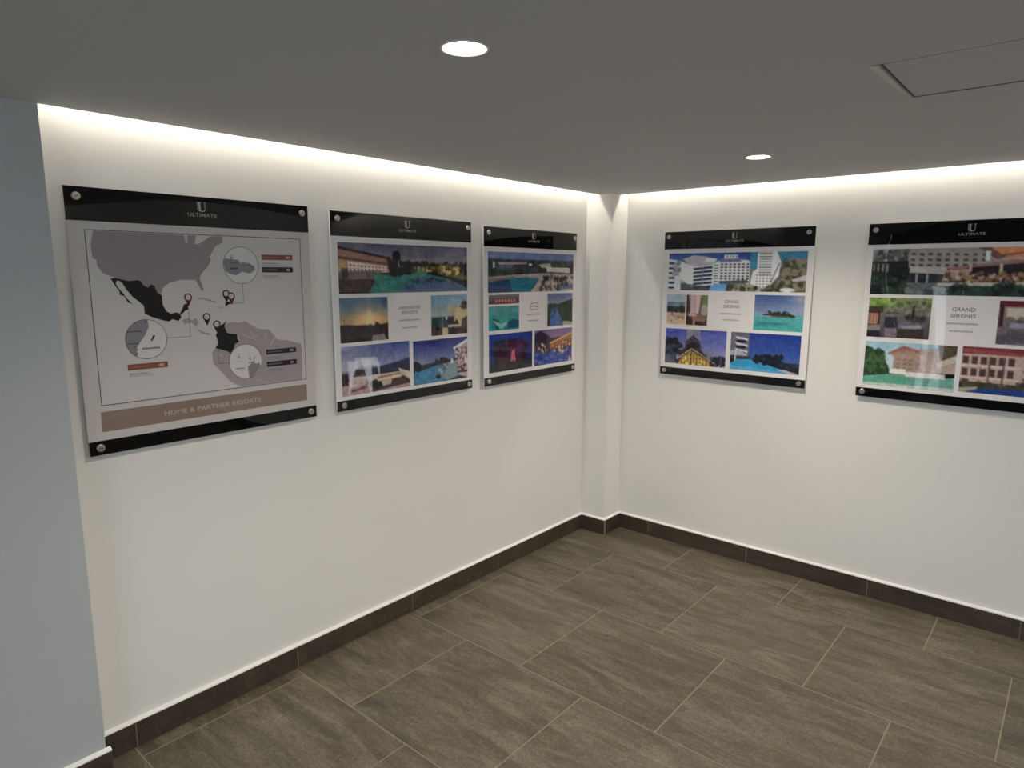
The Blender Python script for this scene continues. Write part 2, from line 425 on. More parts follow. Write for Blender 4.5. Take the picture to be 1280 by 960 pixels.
# ------------------------------------------------------------------ painting the printed photographs (plain numpy, vertex colours on a fine grid)
class Pic:
    """a canvas in 0..1 x 0..1 (v downwards), colours in sRGB 0..255"""
    def __init__(s, w, h, cell=.0031, ss=2, seed=0):
        s.w, s.h = w, h; s.ss = ss
        s.nx, s.ny = max(8, int(w/cell)), max(8, int(h/cell))
        s.c = np.zeros((s.ny*ss, s.nx*ss, 3))
        v, u = np.mgrid[0:s.ny*ss, 0:s.nx*ss]
        s.u = (u+.5)/(s.nx*ss); s.v = (v+.5)/(s.ny*ss)
        s.r = np.random.RandomState(seed)
    def grad(s, v0, v1, c0, c1, mask=None):
        t = np.clip((s.v-v0)/(v1-v0), 0, 1)[..., None]
        col = np.array(c0)*(1-t)+np.array(c1)*t
        mk = (s.v >= v0) & (s.v <= v1)
        if mask is not None: mk &= mask
        s.c[mk] = col[mk]; return s
    def pm(s, pts):
        ins = np.zeros(s.u.shape, bool); n = len(pts)
        for i in range(n):
            x1, y1 = pts[i]; x2, y2 = pts[(i+1) % n]
            if y1 == y2: continue
            c = ((y1 > s.v) != (y2 > s.v)) & (s.u < (x2-x1)*(s.v-y1)/(y2-y1)+x1)
            ins ^= c
        return ins
    def poly(s, pts, col, a=1.0):
        mk = s.pm(pts); s.c[mk] = s.c[mk]*(1-a)+np.array(col)*a; return mk
    def rect(s, u0, v0, u1, v1, col, a=1.0):
        mk = (s.u >= u0) & (s.u <= u1) & (s.v >= v0) & (s.v <= v1); s.c[mk] = s.c[mk]*(1-a)+np.array(col)*a; return mk
    def ell(s, cu, cv, ru, rv, col, a=1.0, soft=False):
        d = ((s.u-cu)/ru)**2+((s.v-cv)/rv)**2
        if soft:
            t = (np.exp(-d*1.5)*a)[..., None]; s.c = s.c*(1-t)+np.array(col)*t
        else:
            mk = d < 1; s.c[mk] = s.c[mk]*(1-a)+np.array(col)*a
    def blobs(s, n, box, size, cols, a=.9, asp=1.0):
        for _ in range(n):
            u = s.r.uniform(box[0], box[2]); v = s.r.uniform(box[1], box[3])
            q = s.r.uniform(*size); s.ell(u, v, q, q*asp*s.w/s.h, cols[s.r.randint(len(cols))], a)
    def line(s, u0, v0, u1, v1, wd, col, a=1.0):
        k = s.w/s.h; dx, dy = (u1-u0), (v1-v0)/k
        L2 = dx*dx+dy*dy+1e-12
        t = np.clip(((s.u-u0)*dx+(s.v-v0)/k*dy)/L2, 0, 1)
        d = np.hypot(s.u-u0-t*dx, (s.v-v0)/k-t*dy)
        mk = d < wd/2; s.c[mk] = s.c[mk]*(1-a)+np.array(col)*a
    def palm(s, u, v, hgt, col, n=9, r=.05):
        s.line(u, v, u+.01, v-hgt, .008, col)
        for k in range(n):
            t = math.pi*(k/(n-1))*1.3-.15*math.pi
            s.line(u+.01, v-hgt, u+.01+r*math.cos(t), v-hgt-r*.8*math.sin(t)*s.w/s.h+.02, .009, col)
    def grid(s, u0, v0, u1, v1, nu, nv, fu, fv, col, sl=0.0, sr=None, a=1.0):
        """rows of windows in a quad leaning by sl (top slope) and sr (bottom slope)"""
        sr = sl if sr is None else sr
        for i in range(nu):
            ua = u0+(u1-u0)*(i+(1-fu)/2)/nu; ub = ua+(u1-u0)*fu/nu
            for j in range(nv):
                q0 = (j+(1-fv)/2)/nv; q1 = q0+fv/nv
                def vv(u, q):
                    t = (u-u0); return (v0+sl*t)*(1-q)+(v1+sr*t)*q
                s.poly([(ua, vv(ua, q0)), (ub, vv(ub, q0)), (ub, vv(ub, q1)), (ua, vv(ua, q1))], col, a)
    def noise(s, amp, cu=6, cv=6, mask=None):
        """smooth value noise over blocks"""
        hh, ww = s.u.shape
        g = s.r.uniform(-1, 1, (cv+2, cu+2, 1))*np.array([1, 1, 1])
        x = s.u*cu; y = s.v*cv; xi = x.astype(int); yi = y.astype(int); fx = (x-xi)[..., None]; fy = (y-yi)[..., None]
        fx = fx*fx*(3-2*fx); fy = fy*fy*(3-2*fy)
        val = g[yi, xi]*(1-fx)*(1-fy)+g[yi, xi+1]*fx*(1-fy)+g[yi+1, xi]*(1-fx)*fy+g[yi+1, xi+1]*fx*fy
        if mask is not None: val = val*mask[..., None]
        s.c = s.c+val*amp
    def out(s, gain=1.0):
        s.noise(7, 40, 16); s.noise(9, 90, 40); s.noise(9, 170, 80)
        g = s.c.mean(-1, keepdims=True); s.c = (g+(s.c-g)*.84-105)*1.12+105
        c = np.clip(s.c*gain, 0, 255).reshape(s.ny, s.ss, s.nx, s.ss, 3).mean((1, 3))/255
        return np.where(c <= .04045, c/12.92, ((c+.055)/1.055)**2.4)

def photo_mesh(pic, gain=1.0):
    """one quad per cell, ink stored per face corner; local x right, z down from the top-left corner"""
    c = pic.out(gain); ny, nx = pic.ny, pic.nx
    xs = np.linspace(0, pic.w, nx+1); zs = -np.linspace(0, pic.h, ny+1)
    X, Z = np.meshgrid(xs, zs); co = np.zeros(((ny+1)*(nx+1), 3), np.float32); co[:, 0] = X.ravel(); co[:, 2] = Z.ravel()
    j, i = np.mgrid[0:ny, 0:nx]; a = j*(nx+1)+i
    quads = np.stack([a, a+nx+1, a+nx+2, a+1], -1).reshape(-1, 4).astype(np.int32)
    me = bpy.data.meshes.new('photo_print')
    me.vertices.add(len(co)); me.vertices.foreach_set('co', co.ravel())
    nf = len(quads); me.loops.add(nf*4); me.loops.foreach_set('vertex_index', quads.ravel())
    me.polygons.add(nf); me.polygons.foreach_set('loop_start', np.arange(0, nf*4, 4, dtype=np.int32))
    me.update(calc_edges=True)
    # smooth: average the cells around each vertex
    cp = np.pad(c, ((1, 1), (1, 1), (0, 0)), 'edge')
    vc = (cp[:-1, :-1]+cp[1:, :-1]+cp[:-1, 1:]+cp[1:, 1:]*3)/6
    rgba = np.ones(((ny+1)*(nx+1), 4), np.float32); rgba[:, :3] = vc.reshape(-1, 3)
    at = me.color_attributes.new('ink', 'FLOAT_COLOR', 'POINT'); at.data.foreach_set('color', rgba.ravel())
    me.materials.append(M['photo']); return me

# ---- panel 2 (first panel of photos on the left wall)
def p2_a(w, h):
    p = Pic(w, h, seed=21)
    p.grad(0, .62, (88, 86, 112), (150, 128, 120)); p.grad(.2, .62, (96, 96, 118), (168, 140, 118), p.u > .5)
    p.noise(9, 12, 4)
    p.poly([(0, .10), (.37, .30), (.37, .62), (0, .62)], (146, 102, 84))
    p.poly([(0, .07), (.37, .28), (.37, .32), (0, .13)], (48, 30, 30))
    p.poly([(0, .27), (.36, .40), (.36, .43), (0, .31)], (84, 52, 46))
    p.poly([(.06, .36), (.35, .46), (.35, .58), (.07, .58)], (205, 178, 172))
    p.grid(.07, .40, .35, .56, 11, 2, .55, .45, (110, 70, 66), .25, .05)
    p.rect(0, .55, .30, .72, (122, 104, 100)); p.grid(0, .56, .26, .70, 14, 1, .4, .9, (86, 70, 68))
    p.poly([(0, .33), (.05, .35), (.06, .56), (0, .56)], (176, 136, 96))
    p.rect(.02, .5, .06, .70, (40, 28, 30), .7)
    p.poly([(.52, .42), (.62, .38), (.8, .37), (.9, .5), (1, .62), (1, .75), (.5, .62)], (96, 84, 44))
    p.poly([(.55, .42), (.67, .42), (.67, .56), (.53, .56)], (120, 132, 52))
    p.blobs(60, (.55, .4, .95, .62), (.006, .018), [(150, 120, 60), (190, 150, 84), (70, 60, 30), (48, 40, 30), (104, 110, 50)])
    p.blobs(30, (.74, .42, .92, .6), (.004, .012), [(222, 186, 110), (176, 120, 70)])
    p.blobs(45, (.52, .36, .98, .44), (.006, .012), [(26, 24, 24), (44, 40, 26)])
    p.poly([(.24, .63), (.55, .55), (.66, .56), (.9, .74), (1, .88), (1, 1), (.15, 1), (.24, .80)], (58, 124, 114))
    p.poly([(.5, .72), (.72, .70), (.92, .80), (1, 1), (.4, 1)], (72, 90, 122))
    p.noise(10, 30, 12, (p.v > .6).astype(float))
    p.blobs(14, (.3, .68, .55, .95), (.02, .05), [(40, 140, 124), (30, 112, 104)], .5, .5)
    p.blobs(16, (.52, .70, .8, .80), (.008, .02), [(36, 56, 70)], .7, .6)
    p.poly([(.66, .56), (.98, .76), (1, .95), (.95, .86), (.8, .70), (.64, .61)], (32, 26, 28))
    p.poly([(0, .70), (.25, .74), (.24, .82), (.2, 1), (0, 1)], (66, 50, 48)); p.noise(10, 14, 10, ((p.v > .7) & (p.u < .25)).astype(float))
    p.poly([(.24, .62), (.36, .57), (.55, .58), (.52, .63)], (40, 30, 32))
    p.blobs(50, (.35, .32, .51, .62), (.008, .022), [(22, 20, 24), (30, 26, 28)])
    p.ell(.41, .24, .032, .11, (26, 22, 26)); p.rect(.40, .2, .42, .6, (24, 20, 24))
    for u, v in ((.46, .36), (.49, .34), (.535, .38), (.56, .36), (.63, .35), (.69, .38)): p.palm(u, v+.2, .18, (24, 24, 26), 6, .02)
    p.blobs(12, (.94, .38, 1, .6), (.012, .02), [(22, 20, 20)])
    return p
def p2_b(w, h):
    p = Pic(w, h, seed=22)
    p.grad(0, .65, (76, 104, 134), (176, 146, 104)); p.noise(14, 5, 4)
    p.ell(.62, .52, .42, .22, (226, 174, 104), .95, True); p.ell(.6, .45, .10, .28, (232, 200, 160), .65, True)
    p.ell(.93, .1, .08, .2, (52, 74, 112), .8, True); p.ell(.12, .15, .2, .18, (66, 104, 136), .5, True)
    p.poly([(0, .60), (.12, .59), (.3, .62), (.62, .63), (.68, .68), (.72, .59), (.75, .56), (.79, .60), (.85, .63), (1, .60), (1, 1), (0, 1)], (52, 38, 42))
    p.blobs(24, (.05, .65, .9, .92), (.02, .07), [(40, 30, 36), (74, 54, 62), (60, 46, 50), (30, 24, 28)], .6, .6)
    p.rect(0, .92, 1, 1, (24, 18, 22), .7)
    p.poly([(.66, .88), (.9, .86), (.97, 1), (.64, 1)], (130, 122, 116)); return p
def p2_c(w, h):
    p = Pic(w, h, seed=23)
    p.grad(0, .55, (104, 142, 164), (150, 156, 156)); p.ell(.55, .12, .3, .1, (110, 152, 190), .6, True)
    p.poly([(.62, .35), (1, .25), (1, 1), (.62, 1)], (186, 166, 124)); p.poly([(.45, .28), (.65, .25), (.65, .6), (.45, .6)], (164, 152, 130))
    p.rect(0, .54, .62, .82, (38, 66, 68)); p.noise(8, 8, 6)
    p.ell(.92, .25, .09, .10, (66, 58, 48)); p.ell(.93, .34, .11, .05, (116, 92, 56)); p.line(.8, .31, .95, .33, .03, (56, 48, 40))
    p.blobs(26, (.46, .60, .76, .76), (.02, .05), [(20, 20, 30), (36, 30, 44), (30, 26, 26)])
    p.rect(.29, .52, .31, .8, (120, 140, 138)); p.rect(.39, .54, .43, .62, (180, 200, 196))
    p.rect(0, .78, .28, 1, (72, 56, 54)); p.rect(.29, .82, .45, 1, (176, 160, 132)); p.rect(.46, .82, 1, 1, (58, 46, 42))
    p.poly([(.45, .76), (.9, .76), (.9, .82), (.45, .82)], (176, 160, 140)); p.ell(.2, .83, .06, .03, (18, 18, 24)); p.blobs(10, (.5, .86, 1, .98), (.03, .08), [(36, 26, 26), (80, 64, 56)], .6)
    p.poly([(.85, .62), (1, .55), (1, .85), (.82, .85)], (84, 70, 58)); return p
def p2_d(w, h):
    p = Pic(w, h, seed=24)
    p.grad(0, .5, (58, 74, 140), (120, 128, 166)); t = np.clip(1-p.u*1.4, 0, 1)[..., None]*.75; p.c = p.c*(1-t)+np.array((156, 150, 170))*t
    p.noise(8, 6, 5)
    p.poly([(.38, .50), (.6, .46), (.8, .42), (1, .36), (1, .62), (.38, .62)], (40, 48, 84)); p.blobs(12, (.45, .48, 1, .56), (.03, .07), [(34, 40, 70), (52, 60, 96)], .7, .4)
    p.rect(0, .55, .1, .8, (58, 40, 48)); p.rect(.12, .5, .38, .64, (88, 84, 100)); p.blobs(5, (.14, .5, .34, .6), (.02, .04), [(40, 38, 50)])
    p.rect(.1, .64, 1, .82, (176, 156, 150)); p.rect(0, .8, 1, 1, (160, 128, 128)); p.rect(.12, .64, .5, .84, (186, 164, 160))
    p.blobs(16, (.12, .66, .42, .82), (.03, .06), [(196, 172, 168), (150, 128, 130), (170, 146, 146)], .6, .5)
    p.poly([(.44, .78), (.98, .72), (1, .92), (.4, 1)], (70, 46, 54)); p.ell(.48, .84, .09, .10, (26, 20, 28))
    p.poly([(.56, .80), (.72, .77), (.70, .88), (.58, .91)], (172, 160, 140)); p.poly([(.50, .70), (.9, .66), (.9, .69), (.50, .73)], (112, 76, 44))
    p.poly([(.5, .74), (.84, .70), (.88, .76), (.5, .79)], (196, 170, 146))
    p.poly([(.82, .56), (1, .68), (1, .84), (.86, .70)], (188, 172, 158)); p.poly([(.86, .53), (1, .63), (1, .67), (.84, .56)], (60, 48, 52))
    p.poly([(.13, .9), (.35, .86), (.35, .89), (.13, .94)], (92, 48, 44)); p.line(.22, .9, .34, .82, .012, (96, 58, 52))
    W = (192, 190, 206)
    for pts in ([(.2, .25), (.5, .28), (.52, .45), (.36, .44), (.28, .42), (.18, .5), (.13, .58)],
                [(.08, .3), (.14, .3), (.16, .72), (.10, .98), (.08, .98), (.1, .7)],
                [(.27, .3), (.42, .3), (.42, .74), (.36, .74)], [(.50, .4), (.54, .4), (.54, .70), (.52, .70)],
                [(.36, .7), (.42, .7), (.42, 1), (.385, 1)], [(.14, .32), (.24, .3), (.16, .62), (.12, .66)]): p.poly(pts, W, .75)
    p.noise(10, 16, 10); return p
def p2_e(w, h):
    p = Pic(w, h, seed=25)
    p.grad(0, .58, (42, 50, 124), (104, 118, 156)); p.ell(.1, .5, .2, .1, (132, 126, 156), .7, True); p.noise(7, 6, 5)
    p.poly([(0, .45), (.1, .56), (.3, .54), (.55, .50), (.8, .48), (.8, .62), (0, .72)], (44, 44, 60)); p.ell(.02, .6, .12, .14, (20, 20, 28))
    p.poly([(0, .74), (.3, .64), (.45, .60), (.8, .58), (.86, .9), (.5, 1), (0, 1)], (54, 118, 156))
    p.poly([(.45, .60), (.8, .55), (.9, .9), (.6, 1), (.42, .8)], (110, 132, 140)); p.blobs(60, (.02, .68, .45, .98), (.015, .04), [(36, 110, 156), (64, 140, 176), (50, 96, 140)], .5, .5)
    p.poly([(.74, .26), (1, .12), (1, 1), (.85, .92), (.78, .6)], (168, 146, 150))
    p.poly([(.72, .24), (1, .06), (1, .12), (.75, .29)], (206, 204, 208))
    p.blobs(60, (.78, .26, 1, .85), (.012, .03), [(54, 38, 48), (120, 96, 104), (198, 182, 184), (80, 60, 70)], .8, .8)
    p.rect(.8, .82, 1, .86, (60, 36, 46)); p.blobs(6, (.4, .50, .7, .56), (.03, .05), [(30, 26, 40), (46, 36, 52)]); p.poly([(.68, .5), (.72, .5), (.72, .6), (.68, .6)], (190, 180, 180))
    p.ell(.44, .88, .05, .05, (20, 24, 40)); p.blobs(20, (.4, .6, .62, .82), (.01, .025), [(150, 160, 170), (70, 90, 110), (60, 80, 120)], .7); return p

# ---- panel 3
def p3_a(w, h):
    p = Pic(w, h, seed=31)
    p.grad(0, .22, (92, 108, 162), (112, 122, 158)); p.grad(.18, 1, (54, 64, 62), (44, 48, 44))
    p.poly([(0, .16), (.2, .17), (.5, .22), (1, .20), (1, .5), (0, .5)], (58, 70, 80)); p.noise(10, 20, 8)
    p.blobs(150, (0, .24, 1, .55), (.01, .035), [(30, 38, 34), (44, 54, 46), (24, 28, 28), (58, 64, 56)], .8, .6)
    p.rect(.05, .26, .07, .4, (190, 176, 176)); p.poly([(.1, .26), (.3, .26), (.3, .30), (.12, .31)], (170, 158, 158)); p.poly([(.12, .31), (.28, .30), (.24, .41), (.12, .42)], (86, 88, 100))
    p.rect(.3, .25, .42, .30, (158, 128, 132)); p.ell(.46, .30, .02, .03, (196, 196, 190))
    p.poly([(.56, .30), (.7, .26), (.72, .40), (.6, .38)], (176, 160, 160)); p.poly([(.66, .36), (.95, .38), (.95, .52), (.66, .48)], (196, 190, 178)); p.grid(.68, .38, .94, .5, 10, 2, .5, .4, (130, 124, 118), .06)
    p.poly([(0, .62), (.3, .56), (.6, .52), (1, .55), (1, 1), (0, 1)], (158, 142, 136)); p.noise(12, 26, 14, (p.v > .52).astype(float))
    p.poly([(.1, .72), (.25, .64), (.4, .62), (.57, .66), (.5, .9), (.46, 1), (.0, 1), (0, .8)], (24, 104, 124)); p.poly([(0, .72), (.22, .66), (.26, 1), (0, 1)], (26, 48, 92), .75)
    p.poly([(0, .66), (.28, .60), (.3, .63), (0, .75)], (112, 104, 98)); p.poly([(.72, .84), (.85, .80), (1, .82), (1, .95), (.75, .95)], (86, 108, 136))
    p.poly([(.56, .78), (.62, .76), (.6, .92), (.46, 1)], (172, 148, 146)); p.blobs(60, (.56, .6, 1, .98), (.008, .025), [(34, 40, 36), (60, 66, 54), (140, 100, 92), (190, 170, 160)], .7)
    p.blobs(26, (.62, .62, .9, .7), (.01, .02), [(26, 34, 28)]); return p
def p3_b1(w, h):
    p = Pic(w, h, seed=32); p.grad(0, 1, (110, 104, 116), (70, 30, 32)); p.poly([(.1, .8), (.45, .4), (.6, .4), (.8, .75), (1, .8), (1, 1), (0, 1)], (138, 60, 56)); p.rect(0, .84, 1, .94, (76, 20, 26)); p.grid(.2, .5, .9, .84, 7, 1, .4, .8, (170, 140, 140)); return p
def p3_b2(w, h):
    p = Pic(w, h, seed=33); p.grad(0, 1, (68, 138, 138), (24, 132, 132)); p.noise(12, 7, 5)
    p.poly([(.12, .5), (.35, .58), (.32, .68), (.16, .62)], (16, 72, 76)); p.poly([(.12, .55), (.38, .74), (.64, .62), (.70, .64), (.42, .96), (.34, .9)], (116, 166, 160)); p.poly([(.6, .66), (.8, .58), (1, .66), (1, .94), (.6, .96)], (14, 70, 94), .85)
    p.poly([(.2, .72), (.34, .9), (.3, 1), (.2, .9)], (20, 80, 84)); p.ell(.7, .35, .05, .03, (50, 100, 96)); return p
def p3_c(w, h):
    p = Pic(w, h, seed=34); p.grad(0, .45, (84, 98, 148), (150, 148, 160)); p.noise(14, 5, 6)
    p.poly([(0, .35), (.3, .36), (.5, .3), (1, .18), (1, 1), (0, 1)], (40, 58, 38)); p.blobs(120, (0, .35, 1, .9), (.02, .07), [(28, 42, 28), (48, 66, 42), (36, 54, 36), (58, 74, 54)], .7)
    p.poly([(.1, 1), (.14, .65), (.2, .45), (.34, .44), (.5, .7), (.6, .95), (.55, 1)], (66, 96, 158)); p.poly([(.2, .55), (.24, .45), (.32, .46), (.36, .56), (.3, .62)], (52, 66, 86)); p.blobs(14, (.14, .6, .5, .95), (.03, .06), [(80, 112, 174), (50, 76, 132)], .6); p.poly([(.62, .86), (1, .92), (1, 1), (.6, 1)], (150, 140, 130)); p.rect(0, .8, .08, 1, (14, 14, 14)); return p
def p3_d(w, h):
    p = Pic(w, h, seed=35); p.grad(0, 1, (26, 54, 132), (34, 32, 84)); p.ell(.5, .02, .5, .25, (30, 62, 150), .5, True)
    p.poly([(.17, .2), (.3, .16), (.8, .22), (.86, .55), (.8, 1), (.1, 1), (.16, .5)], (54, 28, 48)); p.blobs(90, (.15, .24, .85, .9), (.02, .06), [(60, 26, 58), (44, 24, 38), (80, 30, 78), (40, 32, 38), (56, 34, 34)], .7)
    p.ell(.68, .45, .12, .2, (92, 40, 120), .6, True); p.ell(.55, .6, .12, .25, (130, 44, 92), .7, True)
    p.poly([(.49, .75), (.51, .48), (.57, .46), (.60, .75), (.56, .78), (.54, .62), (.53, .78)], (190, 96, 116)); p.rect(0, .78, 1, 1, (30, 22, 34), .6); p.poly([(0, .2), (.1, .2), (.12, .8), (0, .8)], (32, 48, 108)); p.blobs(8, (.2, .7, .4, .92), (.02, .04), [(66, 58, 34)], .6); return p
def p3_e(w, h):
    p = Pic(w, h, seed=36); p.grad(0, .3, (108, 86, 142), (140, 104, 120)); p.grad(.25, 1, (72, 52, 60), (30, 40, 92))
    p.poly([(0, .1), (.15, .02), (.4, .2), (.4, .4), (0, .4)], (50, 42, 66)); p.poly([(.4, .4), (1, .16), (1, .5), (.4, .58)], (150, 96, 62)); p.poly([(.4, .38), (1, .14), (1, .18), (.4, .43)], (204, 150, 96))
    p.grid(.42, .42, .98, .56, 9, 2, .5, .4, (70, 40, 34), -.25, -.1); p.blobs(60, (.02, .4, 1, .66), (.01, .025), [(190, 140, 84), (120, 80, 56), (44, 34, 44), (228, 190, 130)], .8)
    p.poly([(0, .72), (.5, .62), (1, .6), (1, 1), (0, 1)], (44, 62, 138)); p.blobs(60, (0, .66, 1, 1), (.02, .06), [(60, 84, 170), (32, 44, 100), (92, 112, 190), (110, 90, 120)], .6, .5); p.blobs(8, (.5, .6, .95, .72), (.015, .03), [(206, 160, 110)], .7); p.poly([(.9, 1), (.94, .82), (.98, 1)], (196, 150, 140)); return p

# ---- panel 4
def p4_a(w, h):
    p = Pic(w, h, seed=41)
    p.grad(0, .3, (36, 66, 142), (70, 108, 168)); p.grad(.3, 1, (120, 126, 120), (90, 94, 78))
    p.poly([(.8, 0), (1, 0), (1, .24), (.8, .22)], (58, 122, 160)); p.poly([(.62, 0), (.70, 0), (.70, .42), (.62, .42)], (52, 128, 160))
    p.poly([(.82, .25), (1, .22), (1, 1), (.7, 1)], (88, 92, 76)); p.blobs(120, (.82, .22, 1, .9), (.01, .03), [(60, 68, 52), (104, 104, 90), (140, 120, 104), (76, 84, 56)], .8)
    p.poly([(0, .15), (.1, .2), (.13, .6), (.12, 1), (0, 1)], (190, 192, 200)); p.grid(0, .2, .05, 1, 1, 6, .9, .4, (40, 44, 66)); p.blobs(14, (.04, .25, .1, .6), (.01, .02), [(110, 116, 120), (150, 150, 156)])
    p.poly([(.11, .16), (.2, .06), (.3, .1), (.36, .24), (.36, .36), (.2, .40)], (168, 160, 170)); p.poly([(.10, .22), (.2, .36), (.2, .98), (.10, .66)], (206, 206, 214))
    p.poly([(.2, .36), (.35, .32), (.35, .9), (.2, .98)], (196, 198, 210)); 
    for k in range(6): v = .40+k*.1; p.poly([(.2, v), (.345, v-.05), (.345, v+.01), (.2, v+.055)], (24, 32, 72)); 
    p.rect(.265, .36, .28, .9, (120, 130, 160), .6)
    p.poly([(.30, .12), (.38, .16), (.36, .26), (.28, .24)], (206, 210, 220)); p.poly([(.35, .3), (.4, .2), (.4, .84), (.35, .88)], (214, 214, 222)); p.grid(.355, .3, .395, .85, 1, 8, .9, .35, (54, 60, 84))
    p.poly([(.39, .24), (.42, .16), (.6, .2), (.62, .24), (.62, .80), (.39, .82)], (200, 198, 208)); p.poly([(.4, .18), (.45, .12), (.54, .14), (.56, .24), (.4, .26)], (104, 104, 160)); p.rect(.43, .06, .53, .16, (214, 212, 222)); p.grid(.44, .06, .53, .16, 4, 1, .4, .5, (90, 90, 120))
    p.grid(.40, .27, .62, .80, 7, 7, .62, .5, (52, 48, 60)); p.poly([(.4, .74), (.6, .70), (.62, .76), (.6, .80), (.4, .82)], (40, 44, 56), .7)
    p.poly([(.67, .02), (.8, 0), (.80, .7), (.72, .92), (.62, .9), (.64, .5), (.67, .42)], (222, 220, 226)); p.grid(.68, .02, .77, .62, 1, 9, .95, .32, (70, 74, 90)); p.grid(.66, .55, .8, .92, 6, 5, .4, .4, (84, 76, 80))
    p.poly([(.8, 0), (.83, .25), (.82, .6), (.76, .86), (.79, .5)], (196, 194, 204)); p.line(.82, .3, .77, .75, .006, (50, 46, 54))
    p.poly([(.1, .70), (.2, .98), (.16, 1), (.10, .96)], (150, 150, 156)); p.poly([(.1, .8), (.34, .9), (.3, 1), (.1, 1)], (60, 64, 68), .7)
    p.poly([(.34, .86), (.38, .8), (.46, .82), (.46, 1), (.33, 1)], (96, 150, 196)); p.poly([(.46, .84), (.62, .8), (.70, .9), (.7, 1), (.46, 1)], (150, 148, 140)); p.poly([(.46, .82), (.5, .82), (.5, 1), (.45, 1)], (60, 70, 70))
    p.blobs(40, (.5, .84, .95, 1), (.008, .02), [(80, 84, 60), (60, 56, 50), (120, 110, 84), (50, 54, 40)], .8); p.ell(.88, .95, .05, .05, (204, 200, 200)); p.poly([(.9, .7), (1, .58), (1, .72), (.92, .74)], (176, 170, 166)); return p
def p4_b1(w, h):
    p = Pic(w, h, seed=42); p.grad(0, .3, (150, 156, 176), (166, 170, 180)); p.grad(.25, .42, (96, 120, 140), (110, 124, 130)); p.grad(.4, .62, (52, 56, 50), (70, 66, 56)); p.grad(.6, 1, (176, 148, 124), (186, 160, 136)); p.noise(12, 8, 8)
    p.blobs(10, (.1, .4, .9, .6), (.05, .12), [(34, 40, 36)], .8); p.blobs(12, (.1, .62, .9, .98), (.04, .09), [(196, 180, 166), (130, 92, 74)], .7); return p
def p4_b2(w, h):
    p = Pic(w, h, seed=43); p.grad(0, 1, (150, 124, 122), (96, 66, 56)); p.rect(.2, 0, .42, .62, (172, 148, 150)); p.rect(.44, 0, .66, .62, (184, 160, 160)); p.rect(0, 0, .12, .6, (70, 44, 42)); p.rect(.72, 0, 1, .6, (104, 112, 72)); p.line(.1, .1, .16, .62, .05, (60, 34, 34)); p.line(.72, .1, .62, .62, .05, (76, 46, 42))
    p.ell(.85, .5, .14, .2, (150, 146, 120)); p.poly([(.05, .62), (.4, .6), (.9, .68), (1, .75), (1, 1), (0, 1)], (96, 62, 52)); p.ell(.62, .78, .34, .12, (132, 98, 84)); p.poly([(0, .7), (.3, .76), (.3, 1), (0, .95)], (66, 28, 24)); p.ell(.3, .66, .2, .05, (176, 150, 140)); p.rect(.36, .84, .44, 1, (150, 130, 110)); p.rect(.44, .88, .8, 1, (54, 26, 22)); return p
def p4_c(w, h):
    p = Pic(w, h, seed=44); p.grad(0, .58, (62, 86, 142), (124, 140, 172)); p.ell(.95, .1, .22, .3, (150, 146, 162), .8, True); p.ell(.98, .45, .25, .15, (150, 152, 172), .6, True)
    p.grad(.56, 1, (72, 150, 158), (64, 152, 148)); p.ell(.4, .80, .3, .03, (34, 110, 118), .8); p.ell(.2, .86, .3, .04, (44, 126, 130), .6); p.noise(5, 8, 10)
    p.poly([(.14, .60), (.22, .54), (.4, .50), (.6, .50), (.8, .54), (.86, .60), (.7, .62), (.3, .61)], (46, 50, 40)); p.blobs(20, (.3, .46, .75, .53), (.015, .03), [(38, 46, 38), (56, 60, 46)]); p.line(.04, .59, .92, .61, .01, (170, 176, 170)); p.poly([(.14, .60), (.86, .60), (.8, .62), (.2, .615)], (60, 44, 40)); return p
def p4_d(w, h):
    p = Pic(w, h, seed=45); p.grad(0, 1, (60, 72, 154), (150, 138, 180)); p.noise(8, 5, 5)
    p.poly([(.38, 0), (.56, 0), (.60, .5), (.44, .6), (.34, .5)], (66, 62, 82)); 
    for k in range(8): p.line(.36, .30-k*.055, .47, .12-k*.045, .012, (160, 156, 172)); p.line(.47, .12-k*.045, .58, .30-k*.04, .012, (130, 128, 150))
    p.poly([(.22, .86), (.30, .58), (.44, .36), (.5, .34), (.7, .62), (.84, .84), (.84, 1), (.2, 1)], (54, 44, 48)); p.line(.2, .88, .45, .54, .014, (196, 180, 150)); p.line(.45, .54, .82, .9, .014, (170, 160, 160)); p.poly([(.58, .5), (.78, .62), (.88, .86), (.72, .78)], (112, 116, 134))
    p.poly([(.25, .92), (.44, .60), (.74, .86), (.76, 1), (.23, 1)], (176, 140, 66)); p.grid(.26, .66, .72, 1, 9, 3, .35, .8, (92, 66, 40)); p.blobs(16, (.28, .76, .7, .98), (.01, .02), [(236, 200, 100)], .8)
    p.line(.45, .3, .45, .98, .01, (60, 44, 40)); p.blobs(90, (0, .3, .2, .95), (.02, .05), [(24, 28, 38), (40, 44, 54), (60, 64, 78)], .85); p.blobs(40, (.78, .7, 1, 1), (.015, .03), [(26, 28, 38)], .85); p.blobs(16, (.16, .36, .28, .7), (.02, .04), [(30, 34, 42)], .8); p.rect(0, .75, .18, 1, (110, 112, 122), .5); return p
